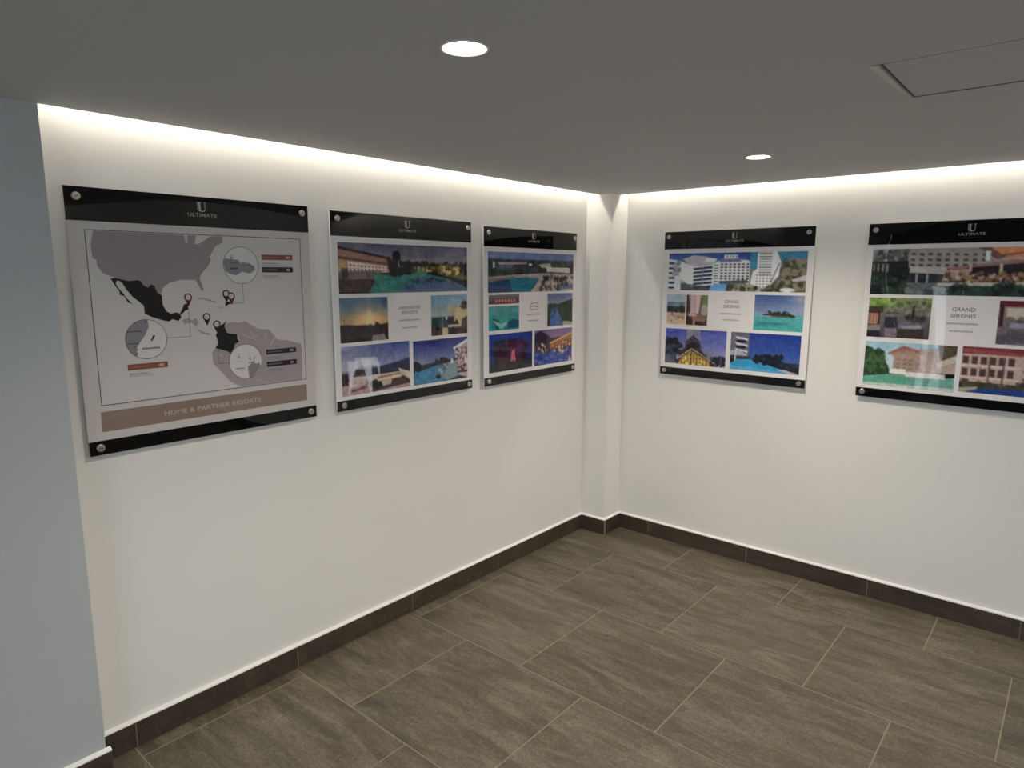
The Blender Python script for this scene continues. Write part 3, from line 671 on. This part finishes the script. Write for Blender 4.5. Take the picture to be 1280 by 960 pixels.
def p4_e(w, h):
    p = Pic(w, h, seed=46); p.grad(0, .72, (26, 52, 138), (52, 84, 150)); p.ell(.9, .8, .3, .2, (66, 92, 146), .6, True)
    p.poly([(0, 0), (.28, 0), (.28, .66), (0, .66)], (96, 94, 108)); 
    for k in range(4): v = .10+k*.16; p.poly([(.06, v), (.26, v+.06), (.26, v+.12), (.1, v+.08)], (176, 174, 186)); p.ell(.16, v+.13, .08, .045, (24, 26, 40))
    p.poly([(.0, .5), (.12, .46), (.24, .56), (.28, .66), (0, .7)], (150, 150, 166)); p.rect(0, .62, .3, .72, (50, 50, 60)); p.line(.09, .45, .07, .88, .018, (176, 180, 190))
    p.poly([(0, .86), (.1, .72), (.3, .70), (.5, .78), (.8, .92), (.9, 1), (0, 1)], (40, 140, 186)); p.noise(8, 12, 10, (p.v > .7).astype(float)); p.poly([(0, .9), (.6, .93), (.9, 1), (0, 1)], (96, 150, 186), .6)
    p.blobs(60, (.36, .56, .76, .80), (.015, .035), [(24, 26, 40), (38, 36, 50), (30, 34, 44)]); 
    for u, v in ((.42, .62), (.5, .55), (.56, .62), (.66, .64), (.72, .68)): p.palm(u, v+.14, .12, (26, 28, 42), 7, .05)
    p.poly([(.7, .74), (1, .74), (1, 1), (.9, .98)], (40, 46, 60)); p.blobs(20, (.8, .76, 1, .92), (.02, .03), [(50, 56, 70), (30, 32, 44)], .8); p.poly([(.68, .9), (.8, .9), (1, .99), (1, 1), (.85, 1)], (150, 150, 160)); return p

# ---- panel 5
def p5_a(w, h):
    p = Pic(w, h, seed=51)
    p.grad(0, .4, (150, 146, 144), (118, 110, 106)); p.grad(.4, 1, (70, 66, 66), (54, 66, 60))
    p.poly([(.18, .0), (.6, .0), (.7, .3), (.35, .45), (.18, .4)], (146, 138, 134)); p.grid(.2, .06, .6, .42, 9, 3, .5, .45, (84, 68, 64), .1, .0)
    p.poly([(.0, 0), (.2, 0), (.18, .3), (0, .3)], (132, 132, 134)); p.blobs(30, (.02, .05, .2, .3), (.01, .02), [(60, 66, 60), (96, 100, 92)], .8)
    p.poly([(0, .28), (.2, .26), (.22, 1), (0, 1)], (36, 38, 40)); p.grid(.0, .3, .1, .5, 4, 1, .4, .9, (120, 116, 110), .2); p.blobs(40, (0, .6, .25, 1), (.01, .03), [(36, 50, 44), (50, 70, 58), (24, 28, 30)], .8)
    p.poly([(.21, .38), (.4, .42), (.4, .56), (.21, .52)], (160, 154, 154)); p.rect(.22, .55, .36, .76, (44, 46, 58)); p.rect(.245, .55, .255, .76, (140, 136, 138)); p.rect(.3, .55, .31, .76, (140, 136, 138)); p.rect(.2, .74, .4, .98, (96, 98, 104)); p.blobs(20, (.2, .82, .45, 1), (.01, .03), [(60, 66, 70), (110, 114, 112)], .7)
    p.poly([(.54, -.02), (.98, -.02), (1, .06), (1, .24), (.66, .22)], (206, 130, 90)); p.line(.64, .18, .92, .04, .008, (120, 70, 56)); p.poly([(.62, .24), (.98, .18), (1, .3), (1, .36), (.85, .28)], (178, 152, 146)); p.poly([(.54, 0), (.6, 0), (.68, .2), (.64, .26)], (120, 84, 76))
    p.rect(.583, .08, .605, .28, (216, 208, 206)); p.poly([(.4, .42), (.84, .22), (1, .42), (1, .46), (.84, .28), (.42, .47)], (150, 104, 96))
    p.poly([(.50, .42), (.83, .30), (.98, .46), (.98, .72), (.5, .72)], (44, 34, 36)); p.poly([(.4, .47), (.52, .44), (.52, .66), (.38, .70)], (158, 136, 128))
    for u in (.515, .66, .83): p.rect(u-.006, .33, u+.008, .72, (178, 156, 150))
    p.blobs(130, (.4, .52, .94, .72), (.006, .016), [(150, 112, 96), (110, 80, 66), (180, 150, 136), (140, 110, 64), (70, 46, 44)], .85)
    p.poly([(.36, .74), (.9, .70), (.92, .78), (.36, .80)], (170, 162, 148)); p.rect(.42, .80, .82, 1, (38, 60, 52)); p.blobs(26, (.42, .8, .82, 1), (.01, .03), [(26, 40, 38), (52, 76, 64)], .7); p.rect(.82, .76, .88, 1, (178, 172, 158)); p.rect(.88, .7, 1, 1, (90, 116, 106)); p.blobs(10, (.9, .74, 1, 1), (.015, .03), [(36, 60, 44), (110, 140, 120)], .8); return p
def p5_b(w, h):
    p = Pic(w, h, seed=52); p.grad(0, .3, (120, 142, 68), (104, 122, 86)); p.grad(.28, 1, (110, 104, 100), (70, 64, 70)); p.blobs(40, (.4, 0, 1, .4), (.02, .06), [(100, 106, 84), (134, 128, 116), (80, 78, 66)], .7)
    p.blobs(30, (0, .0, .4, .25), (.02, .06), [(140, 164, 76), (100, 124, 60), (80, 98, 54)], .7); p.rect(0, .22, .25, .38, (60, 58, 40)); p.rect(.02, .38, .2, .66, (176, 124, 96)); p.grid(.03, .40, .19, .64, 5, 1, .35, 1, (60, 34, 32)); p.rect(.02, .37, .2, .40, (70, 34, 32)); p.rect(.17, .37, .2, .82, (44, 28, 30))
    p.poly([(0, .72), (.22, .68), (.22, .82), (0, .84)], (124, 118, 112)); p.rect(0, .84, .22, 1, (34, 30, 36)); p.rect(.28, .36, .5, .39, (50, 44, 46)); p.rect(.28, .48, .48, .66, (44, 46, 58)); p.rect(.28, .60, .5, .76, (50, 48, 60)); p.poly([(.5, .62), (.9, .58), (.94, .70), (.5, .78)], (96, 92, 110)); p.poly([(.55, .7), (.86, .66), (.88, .74), (.56, .80)], (140, 134, 140)); p.blobs(12, (.62, .42, .9, .58), (.03, .06), [(52, 48, 52), (70, 62, 60)], .8); p.rect(.5, .76, .92, 1, (60, 48, 46), .8); p.rect(.3, .78, .48, 1, (128, 112, 128), .7); p.rect(.72, .2, .75, .5, (30, 34, 30)); return p
def p5_c(w, h):
    p = Pic(w, h, seed=53); p.grad(0, 1, (140, 124, 118), (96, 82, 90)); p.rect(0, 0, 1, .14, (104, 30, 44)); p.rect(.02, .1, .08, .6, (64, 26, 30)); p.rect(.12, .16, .48, .42, (178, 166, 152)); p.rect(.5, .1, .54, .44, (120, 66, 62)); p.rect(.56, .18, 1, .4, (170, 160, 150))
    p.blobs(20, (.1, .42, 1, .62), (.04, .09), [(84, 58, 58), (110, 96, 100), (56, 44, 48)], .8); p.poly([(0, .62), (1, .56), (1, 1), (0, 1)], (110, 94, 102)); p.rect(.18, .5, .42, .62, (132, 128, 150)); p.blobs(10, (0, .7, .4, .95), (.05, .1), [(80, 74, 90)], .6); return p
def p5_d(w, h):
    p = Pic(w, h, seed=54); p.grad(0, .6, (134, 170, 188), (176, 184, 186)); p.noise(7, 6, 5)
    p.poly([(.28, .22), (.44, .06), (.62, .16), (.7, .3), (.7, .78), (.32, .8), (.34, .34)], (150, 124, 112)); p.poly([(.26, .24), (.44, .06), (.62, .16), (.62, .22), (.45, .14), (.28, .28)], (150, 92, 86)); p.grid(.36, .32, .56, .72, 3, 4, .6, .35, (122, 96, 88)); p.poly([(.6, .12), (1, .04), (1, .6), (.66, .66)], (160, 138, 132)); p.poly([(.8, .0), (1, 0), (1, .3), (.84, .34)], (84, 70, 56)); p.poly([(.8, .4), (1, .2), (1, .34), (.82, .5)], (176, 166, 156))
    p.poly([(0, .1), (.08, .14), (.16, .3), (.28, .52), (.3, .72), (0, .78)], (48, 76, 46)); p.blobs(110, (0, .2, .22, .72), (.015, .04), [(40, 66, 38), (60, 92, 54), (34, 54, 36), (80, 104, 66)], .8)
    p.poly([(0, .8), (.3, .72), (1, .70), (1, 1), (0, 1)], (98, 150, 138)); p.poly([(0, .84), (.3, .74), (.5, .76), (.5, .94), (0, .96)], (84, 150, 128)); p.rect(.3, .58, .48, .70, (204, 200, 200)); p.poly([(0, .94), (1, .92), (1, 1), (0, 1)], (168, 176, 172)); p.rect(.48, .64, .9, .74, (190, 186, 182)); p.noise(8, 14, 10); return p
def p5_e(w, h):
    p = Pic(w, h, seed=55); p.grad(0, 1, (150, 122, 116), (120, 100, 90)); p.poly([(0, 0), (1, 0), (1, .12), (0, .16)], (120, 52, 58)); p.poly([(0, .04), (.6, .1), (.6, .18), (0, .12)], (146, 70, 72))
    p.rect(0, .16, 1, .78, (170, 146, 138)); 
    for v in (.20, .46): 
        p.grid(0, v, .55, v+.18, 6, 1, .7, .9, (82, 56, 58)); p.rect(0, v+.19, .6, v+.23, (190, 166, 158))
    p.grid(.6, .22, 1, .72, 5, 3, .4, .4, (100, 76, 74)); p.rect(.28, .2, .3, .8, (96, 76, 76)); p.rect(.42, .2, .44, .8, (96, 76, 76))
    p.rect(0, .76, 1, .90, (72, 66, 52)); p.blobs(50, (0, .72, 1, .9), (.01, .03), [(50, 52, 38), (96, 84, 66), (60, 70, 44), (130, 112, 96)], .8); p.poly([(.08, 1), (.2, .90), (.6, .86), (1, .92), (1, 1)], (36, 60, 128)); p.poly([(0, .92), (.2, .86), (.18, .92), (.04, 1), (0, 1)], (150, 140, 126)); return p

# ------------------------------------------------------------------ the acrylic display panels
class Board:
    """local frame: x to the right, -y out of the wall, z up; origin at the middle of the lower edge, on the wall"""
    def __init__(s, side, a, b, top, bot, label):
        s.W, s.Hh = b-a, top-bot
        if side == 'L': s.o = empty('display_panel', (0, (a+b)/2, bot), math.pi/2, label, 'display panel')
        else: s.o = empty('display_panel', ((a+b)/2, 0, bot), 0, label, 'display panel')
    def P(s, u, v, w): return Vector((u-s.W/2, -w, s.Hh-v))
    def box(s, name, u0, u1, v0, v1, w0, w1, mat, bev=0, parent=None):
        bm = bmesh.new(); a = s.P(u0, v1, w1); b = s.P(u1, v0, w0)
        bx(bm, a.x, b.x, a.y, b.y, a.z, b.z, bev); return link(name, mesh(name, bm), mat, parent or s.o)
    def flat(s, name, polys, w, mat, parent=None, label=None):
        """flat printed shapes (each a list of (u, v)) as one print layer"""
        bm = bmesh.new()
        for pts in polys:
            if not pts: continue
            vs = [bm.verts.new(s.P(u, v, w)) for u, v in pts]
            for tri in tessellate_polygon([[Vector((u, v, 0)) for u, v in pts]]):
                bm.faces.new([vs[k] for k in tri])
        bm.normal_update()
        for f in bm.faces:
            if f.normal.y > 0: f.normal_flip()
        o = link(name, mesh(name, bm), mat, parent or s.o)
        if label: o['label'] = label
        elif len(polys) > 1 and not name.startswith('leader'): o['kind'] = 'stuff'
        return o
    def photo(s, u0, v0, u1, v1, fn, label, gain=1.20):
        o = link('photo_print', photo_mesh(fn(u1-u0, v1-v0), gain), None, s.o, s.P(u0, v0, .0252)); o['label'] = label; return o
    def text(s, name, body, uc, vc, size, w, mat, width=None, space=1.0, label=None, align='CENTER'):
        cu = bpy.data.curves.new('text', 'FONT'); cu.body = body; cu.size = size; cu.align_x = align; cu.align_y = 'CENTER'
        cu.space_character = space; cu.resolution_u = 3; cu.offset = size*.012
        t = bpy.data.objects.new('text', cu); COL.objects.link(t)
        bpy.context.view_layer.update()
        me = bpy.data.meshes.new_from_object(t.evaluated_get(bpy.context.evaluated_depsgraph_get()))
        bpy.data.objects.remove(t); bpy.data.curves.remove(cu)
        k = 1.0
        if width:
            xs = [v.co.x for v in me.vertices]; k = width/(max(xs)-min(xs))
        for v in me.vertices:
            x, y = v.co.x*k, v.co.y; p = s.P(uc+x, vc-y, w); v.co = p
        me.materials.clear(); me.materials.append(mat)
        o = link(name, me, mat, s.o)
        if label: o['label'] = label
        return o
    def finish(s, header, foot0, paper='print_white'):
        s.box('backing_print', 0, s.W, 0, s.Hh, .0195, .0250, M[paper])
        s.box('header_band', 0, s.W, 0, header, .0250, .0253, M['black'])['label'] = 'black band across the top of the panel'
        s.box('footer_band', 0, s.W, foot0, s.Hh, .0250, .0253, M['black'])['label'] = 'black band across the bottom of the panel'
        s.box('acrylic_sheet', 0, s.W, 0, s.Hh, .0262, .0300, M['acrylic'], .0006)
        for (u, v) in ((.029, .028), (s.W-.029, .028), (.029, s.Hh-.024), (s.W-.029, s.Hh-.024)):
            bm = bmesh.new(); lathe(bm, [(.0001, .0372), (.009, .0372), (.0108, .0362), (.0115, .0345), (.0115, .0302), (.007, .0302)], 24)
            mm = Matrix.Rotation(math.radians(90), 4, 'X'); bm.transform(mm)
            so = link('standoff', mesh('standoff', bm, False), M['steel'], s.o, s.P(u, v, 0))
            bm = bmesh.new(); lathe(bm, [(.0075, .0012), (.0075, .0195)], 16); bm.transform(mm); link('spacer', mesh('spacer', bm), M['steel'], so)
            bm = bmesh.new(); a = rnd.uniform(0, 3.1); bx(bm, -.006, .006, -.0009, .0009, .0371, .0375)
            bm.transform(mm @ Matrix.Rotation(a, 4, 'Z')); link('slot', mesh('slot', bm), M['slot'], so)
        # emblem: a double-stroked U with serifs, the word below and a fine rule of tiny text
        c = s.W/2; z = .0255
        U = [[(c-.0165, .0165), (c+.000-.0015, .0165), (c-.0015, .0178), (c-.0165, .0178)],
             [(c-.0150, .0178), (c-.0125, .0178), (c-.0125, .040), (c-.009, .0455), (c-.0115, .0455), (c-.0150, .0405)],
             [(c-.0105, .0178), (c-.0045, .0178), (c-.0045, .0405), (c-.001, .0445), (c+.004, .0445), (c+.0078, .041), (c+.0088, .038), (c+.0088, .0178), (c+.0108, .0178), (c+.0108, .039), (c+.009, .044), (c+.004, .0475), (c-.004, .0475), (c-.009, .044), (c-.0105, .040)],
             [(c+.0048, .0165), (c+.0148, .0165), (c+.0148, .0178), (c+.0048, .0178)]]
        s.flat('emblem', U, z, INK['logo'], label='pale grey letter U emblem drawn with a double left stroke')
        s.text('lettering', 'ULTIMATE', c, .0585, .0155, z, INK['logo2'], .096, label='pale grey word ULTIMATE under the emblem')
        s.flat('fine_print', [[(c-.030+k*.0075, .0715), (c-.030+k*.0075+.004, .0715), (c-.030+k*.0075+.004, .0745), (c-.030+k*.0075, .0745)] for k in range(9)], z, INK['faint'])
def ink(name, rgb): return simple(name, rgb, .6, 0, .05)
INK = dict(logo=ink('ink_pale_grey', (196, 190, 186)), logo2=ink('ink_mid_grey', (170, 163, 154)), faint=ink('ink_dark_grey', (52, 48, 46)),
    line=ink('ink_map_line', (44, 34, 36)), land=ink('ink_map_land', (158, 144, 148)), land2=ink('ink_map_land_pale', (174, 162, 165)), ocean=ink('ink_map_sea', (217, 210, 208)),
    black=ink('ink_map_black', (8, 7, 9)), red=ink('ink_pin_red', (104, 26, 34)), pin=ink('ink_pin_face', (220, 204, 204)), brown=ink('ink_rust', (150, 84, 60)),
    navy=ink('ink_plum', (40, 28, 48)), taupe=ink('ink_taupe', (151, 131, 120)), bandtext=ink('ink_band_text', (196, 182, 172)), txt=ink('ink_text_grey', (138, 128, 128)),
    txt2=ink('ink_text_faint', (170, 160, 160)), disc=ink('ink_disc', (228, 222, 220)), slate=ink('ink_slate', (146, 140, 146)))

def dashes(u0, u1, v0, v1, n, seed):
    r = random.Random(seed); out = []; x = u0; step = (u1-u0)/n
    for k in range(n):
        out.append([(x, v0+r.uniform(0, .0012)), (x+step*r.uniform(.45, .8), v0+r.uniform(0, .0012)), (x+step*.7, v1), (x+step*.05, v1)]); x += step
    return out
def circ(cu, cv, ru, rv=None, n=40, a0=0, a1=2*math.pi):
    rv = ru if rv is None else rv
    return [(cu+ru*math.cos(a0+(a1-a0)*k/n), cv+rv*math.sin(a0+(a1-a0)*k/n)) for k in range(n)]
def ring(cu, cv, r, wd, n=44):
    o = circ(cu, cv, r, n=n); i = circ(cu, cv, r-wd, n=n)
    return [[o[k], o[(k+1) % n], i[(k+1) % n], i[k]] for k in range(n)]
def seg(pts, wd):
    out = []
    for (a, b), (c, d) in zip(pts, pts[1:]):
        L = math.hypot(c-a, d-b); nx, ny = -(d-b)/L*wd/2, (c-a)/L*wd/2
        out.append([(a+nx, b+ny), (c+nx, d+ny), (c-nx, d-ny), (a-nx, b-ny)])
    return out

# panel 1: the map
P1 = Board('L', -2.8220, -2.0344, 1.8070, 1.0127, 'white wall panel with a grey map, black countries and location pins')
w = .0251
FR = [(.045, .121), (.749, .121), (.749, .643), (.045, .643)]
P1.flat('map_field', [FR], .02505, INK['ocean'])
usa = [(.067, .123), (.057, .165), (.059, .202), (.069, .208), (.069, .225), (.083, .246), (.098, .253), (.116, .26), (.151, .27), (.178, .267), (.194, .283), (.207, .29), (.216, .28), (.225, .285), (.233, .307), (.245, .311), (.25, .293), (.262, .283), (.275, .275), (.291, .272), (.305, .267), (.356, .267), (.362, .281), (.374, .304), (.381, .301), (.376, .280), (.37, .263), (.373, .253), (.386, .238), (.4, .224), (.412, .203), (.408, .192), (.420, .172), (.431, .156), (.457, .143), (.455, .123), (.414, .125), (.396, .138), (.375, .151), (.362, .152), (.368, .124), (.34, .124), (.338, .15), (.333, .151), (.330, .124)]
P1.flat('map_land', [usa], w, INK['land'], label='large pale grey land in the upper left of the map')
SA = [(.406, .497), (.419, .501), (.445, .51), (.458, .519), (.47, .504), (.477, .487), (.492, .482), (.486, .454), (.462, .452), (.45, .447), (.442, .423), (.452, .415), (.472, .411), (.495, .416), (.519, .41), (.538, .425), (.565, .44), (.607, .445), (.627, .47), (.637, .484), (.678, .49), (.734, .507), (.738, .543), (.729, .641), (.497, .641), (.47, .63), (.448, .614), (.421, .579), (.395, .548), (.394, .51)]
P1.flat('map_land', [SA], w, INK['land2'], label='pale grey southern land in the lower right of the map')
P1.flat('map_land', [[(.302, .399), (.32, .389), (.330, .395), (.336, .40), (.348, .391), (.356, .405), (.349, .423), (.330, .405), (.31, .41)], [(.345, .425), (.367, .438), (.392, .446), (.390, .452), (.362, .444)], [(.347, .332), (.371, .325), (.400, .333), (.423, .343), (.416, .344), (.371, .330)], [(.425, .36), (.44, .357), (.44, .361), (.428, .363)]], w, INK['land2'])
riv = seg([(.50, .45), (.53, .47), (.56, .48)], .0015)+seg([(.53, .44), (.55, .47), (.57, .46)], .0015)+seg([(.61, .50), (.63, .475)], .0022)+seg([(.59, .46), (.60, .49)], .0014)+seg([(.55, .62), (.58, .635), (.60, .66-.02)], .0015)+seg([(.41, .51), (.43, .53)], .0014)
P1.flat('map_rivers', riv, .0252, INK['ocean'])
mex = [(.102, .262), (.116, .26), (.151, .27), (.178, .267), (.186, .27), (.194, .283), (.207, .29), (.216, .28), (.225, .285), (.233, .307), (.246, .315), (.246, .344), (.255, .365), (.269, .374), (.288, .371), (.297, .376), (.307, .359), (.312, .346), (.325, .343), (.326, .362), (.314, .367), (.308, .374), (.299, .378), (.301, .387), (.291, .399), (.273, .392), (.262, .399), (.244, .395), (.21, .382), (.19, .371), (.189, .346), (.176, .333), (.159, .318), (.143, .295), (.134, .277), (.127, .27), (.119, .268), (.115, .277), (.12, .289), (.132, .305), (.143, .323), (.158, .341), (.144, .334), (.136, .316), (.122, .310), (.124, .302), (.113, .284)]
P1.flat('map_country', [mex], .02525, INK['black'], label='black country with a long thin peninsula')
col_ = [(.414, .431), (.427, .422), (.439, .416), (.453, .406), (.442, .423), (.45, .447), (.462, .452), (.486, .454), (.486, .47), (.492, .482), (.477, .487), (.47, .504), (.458, .519), (.445, .51), (.419, .501), (.406, .497), (.415, .484), (.415, .468), (.41, .452), (.416, .445)]
P1.flat('map_country', [col_], .02525, INK['black'], label='black country at the top of the southern land')
P1.flat('map_country', [[(.452, .342), (.462, .341), (.474, .348), (.460, .352), (.450, .358)]], .02525, INK['black'], label='tiny black island country')
P1.flat('map_frame', seg(FR+[FR[0]], .0021), .0254, INK['line'])
discs = [('map_inset', (.516, .2185), .0635), ('map_inset', (.189, .451), .0625), ('map_inset', (.5115, .552), .0615)]
for k, (nm, (cu, cv), r) in enumerate(discs):
    o = P1.flat(nm, [circ(cu, cv, r)], .0253, INK['disc'], label=['round map inset at the upper right', 'round map inset at the lower left', 'round map inset at the lower right'][k])
    P1.flat('inset_ring', ring(cu, cv, r, .0016), .0256, INK['line'], parent=o)
def inset_part(k, polys, mat, wd=.02545): P1.flat('inset_land', polys, wd, mat)
inset_part(0, [[(.4535, .207), (.462, .195), (.475, .198), (.508, .200), (.512, .21), (.53, .208), (.55, .214), (.566, .222), (.566, .234), (.55, .245), (.54, .246), (.52, .24), (.51, .245), (.495, .253), (.474, .248), (.459, .238)]], INK['slate'])
inset_part(1, [[(.196, .389), (.199, .411), (.186, .438), (.166, .463), (.158, .478), (.158, .504), (.143, .493), (.130, .471), (.128, .44), (.138, .415), (.160, .396), (.185, .389)]], INK['slate'])
inset_part(2, [[(.518, .572), (.535, .558), (.552, .565), (.562, .56), (.566, .576), (.552, .594), (.53, .611), (.521, .612)]], INK['slate'])
P1.flat('inset_marks', [[(.200, .458), (.205, .458), (.216, .440), (.210, .439)]]+seg([(.132, .425), (.178, .425)], .002)+seg([(.133, .462), (.165, .462)], .002)+ring(.1905, .396, .003, .0014, 10)+ring(.1535, .472, .0035, .0015, 10)+ring(.159, .482, .003, .0014, 10)+ring(.158, .494, .003, .0014, 10)+dashes(.478, .505, .226, .232, 5, 3)+dashes(.478, .508, .208, .211, 6, 4)+dashes(.52, .545, .216, .218, 5, 9)+ring(.483, .196, .004, .0016, 10)+seg([(.483, .183), (.487, .19), (.480, .194)], .0018)+seg([(.545, .206), (.548, .222), (.56, .226)], .0016)+ring(.487, .536, .0045, .0018, 10)+seg([(.484, .523), (.489, .527)], .0018)+dashes(.479, .501, .549, .551, 5, 5)+ring(.528, .545, .0045, .0018, 10)+seg([(.523, .533), (.53, .536)], .0018)+seg([(.548, .536), (.54, .556), (.53, .556)], .0016)+dashes(.52, .545, .556, .559, 5, 8), .0255, INK['navy'])
P1.flat('inset_caption', dashes(.174, .229, .4765, .4825, 11, 6)+dashes(.474, .508, .573, .577, 7, 7), .0255, INK['black'])
P1.flat('leader_line', seg([(.2515, .4515), (.326, .4515), (.326, .362)], .0013), .0254, INK['line'])
P1.flat('leader_line', seg([(.472, .347), (.517, .347), (.517, .282)], .0013), .0254, INK['line'])
P1.flat('leader_line', seg([(.416, .497), (.414, .551), (.451, .552)], .0013), .0254, INK['line'])
bars = [((.127, .526, .247, .5445), 'brown', 'rust coloured legend bar under the lower left inset'), ((.594, .180, .715, .1985), 'brown', 'rust coloured legend bar at the upper right'), ((.594, .2235, .715, .2425), 'navy', 'dark plum legend bar at the upper right'), ((.591, .518, .712, .536), 'navy', 'upper of two dark plum legend bars at the lower right'), ((.591, .5625, .712, .581), 'navy', 'lower of two dark plum legend bars at the lower right')]
for k, ((a, b, c, d), mt_, lb) in enumerate(bars):
    o = P1.flat('legend_bar', [[(a, b), (c, b), (c, d), (a, d)]], .02535, INK[mt_], label=lb)
    P1.flat('legend_mark', dashes(c-.026, c-.010, b+.005, d-.005, 3, k), .0255, INK['pin'], parent=o)
    P1.flat('legend_caption', dashes(a+.005, a+.062, b+.007, d-.007, 9, k+20), .0255, INK['txt'], parent=o)
    P1.flat('legend_caption', dashes(a+.003, a+.063, d+.010, d+.0145, 9, k+40)+dashes(a+.003, a+.075, d+.0175, d+.0200, 12, k+60), .0254, INK['txt'], parent=o)
pins = [(.327, .3235, 'red', 'dark red location pin'), (.456, .3145, 'black', 'black location pin of the upper pair'), (.4735, .3235, 'red', 'dark red location pin beside a black pin'), (.384, .3900, 'black', 'black location pin standing free'), (.4165, .4165, 'black', 'black location pin on the black southern country')]
for u, v, c_, lb in pins:
    tip = .0285; r = .0132
    o = P1.flat('location_pin', [circ(u, v, r, n=28)+[], [(u-r*.86, v+r*.5), (u+r*.86, v+r*.5), (u+.0008, v+tip), (u-.0008, v+tip)]], .0256, INK[c_], label=lb)
    P1.flat('pin_face', [circ(u, v, r*.66, n=24)], .0258, INK['pin'], parent=o)
P1.flat('title_band', [[(.0405, .6625), (.749, .6625), (.749, .7245), (.0405, .7245)]], .0252, INK['taupe'], label='taupe band with pale lettering under the map')
P1.text('lettering', 'HOME & PARTNER RESORTS', .391, .696, .022, .0254, INK['bandtext'], .335, label='pale lettering HOME & PARTNER RESORTS')
P1.finish(.096, P1.Hh-.044)

def photo_board(side, a, b, top, bot, label, pics, lines, kx=1.0, frac=.0):
    B = Board(side, a, b, top, bot, label)
    k = (b-a)/.777
    for (u0, v0, u1, v1, fn, lb) in pics: B.photo(u0*k, v0, u1*k, v1, fn, lb)
    c = .39*k
    for (txt, v, size, wid) in lines:
        B.text('lettering', txt, c, v, size, .0253, INK['txt'], wid, label='grey capitals '+txt)
    B.flat('fine_print', dashes(c-.058, c+.058, .4325, .4405, 16, 5)+dashes(c-.044, c+.044, .4650, .4730, 12, 6), .0253, INK['txt2'])
    B.finish(.094, B.Hh-.042, 'print_bright')
    return B
LAY = dict(A=(.030, .1175, .7485, .318), B=(.028, .334, .270, .513), C=(.5155, .334, .7465, .516), D=(.027, .5275, .3835, .728), E=(.4045, .5325, .7455, .730))
photo_board('L', -1.9395, -1.1636, 1.7994, 1.0129, 'wall panel of resort photos topped by a turquoise lagoon at dusk',
    [(*LAY['A'], p2_a, 'printed photo of a turquoise lagoon pool at dusk'), (*LAY['B'], p2_b, 'printed photo of a golden sunset'), (*LAY['C'], p2_c, 'printed photo of a balcony table by the sea'), (*LAY['D'], p2_d, 'printed photo of a curtained day bed on a terrace'), (*LAY['E'], p2_e, 'printed photo of a blue pool beside a white building')],
    [('UNPRECEDENTED', .384, .018, .122), ('RESORTS', .4045, .020, .090)])
B3 = photo_board('L', -1.0770, -.3061, 1.7866, 1.0064, 'wall panel of resort photos topped by a dark pool, left of the corner',
    [(*LAY['A'], p3_a, 'printed photo of a dark blue pool before white villas'), (.034, .328, .269, .375, p3_b1, 'narrow printed photo of a red roof'), (.034, .385, .269, .506, p3_b2, 'printed photo of a turquoise sea'), (.511, .331, .746, .510, p3_c, 'printed photo of a river between green trees'), (.035, .525, .380, .717, p3_d, 'printed photo of purple lit rocks at night'), (.399, .526, .746, .717, p3_e, 'printed photo of a lit pool terrace at dusk')],
    [])
B3.flat('line_logo', seg([(.358, .382), (.42, .374), (.42, .412), (.358, .412), (.358, .382)], .0035)+seg([(.362, .399), (.385, .391), (.417, .400)], .004), .0253, INK['txt'])
photo_board('R', .4270, 1.2291, 1.7916, .9980, 'wall panel of resort photos topped by white hotel towers',
    [(*LAY['A'], p4_a, 'printed photo of white hotel towers by the sea'), (.028, .342, .136, .507, p4_b1, 'narrow printed photo of a beach seen from above'), (.142, .342, .262, .507, p4_b2, 'printed photo of a brown bed before curtains'), (.5085, .334, .7485, .514, p4_c, 'printed photo of a green island in turquoise water'), (.0265, .531, .374, .728, p4_d, 'printed photo of a lit glass roof at dusk'), (.397, .531, .7455, .730, p4_e, 'printed photo of a tower over a bright pool')],
    [('GRAND', .3735, .022, .078), ('SIRENIS', .3985, .022, .088)])
photo_board('R', 1.4619, 2.2507, 1.7894, .9929, 'wall panel of resort photos with glass reflections, cut off by the right edge',
    [(.0235, .114, .7485, .317, p5_a, 'printed photo of a terrace restaurant under orange roofs'), (.0255, .332, .272, .513, p5_b, 'printed photo of chairs in a garden'), (.5115, .334, .7465, .516, p5_c, 'printed photo of a room with red drapes'), (.026, .534, .3835, .739, p5_d, 'printed photo of a green pool beside trees'), (.4015, .532, .7455, .730, p5_e, 'printed photo of a red roofed hotel over a blue pool')],
    [('GRAND', .3765, .024, .084), ('SIRENIS', .4035, .022, .092)])
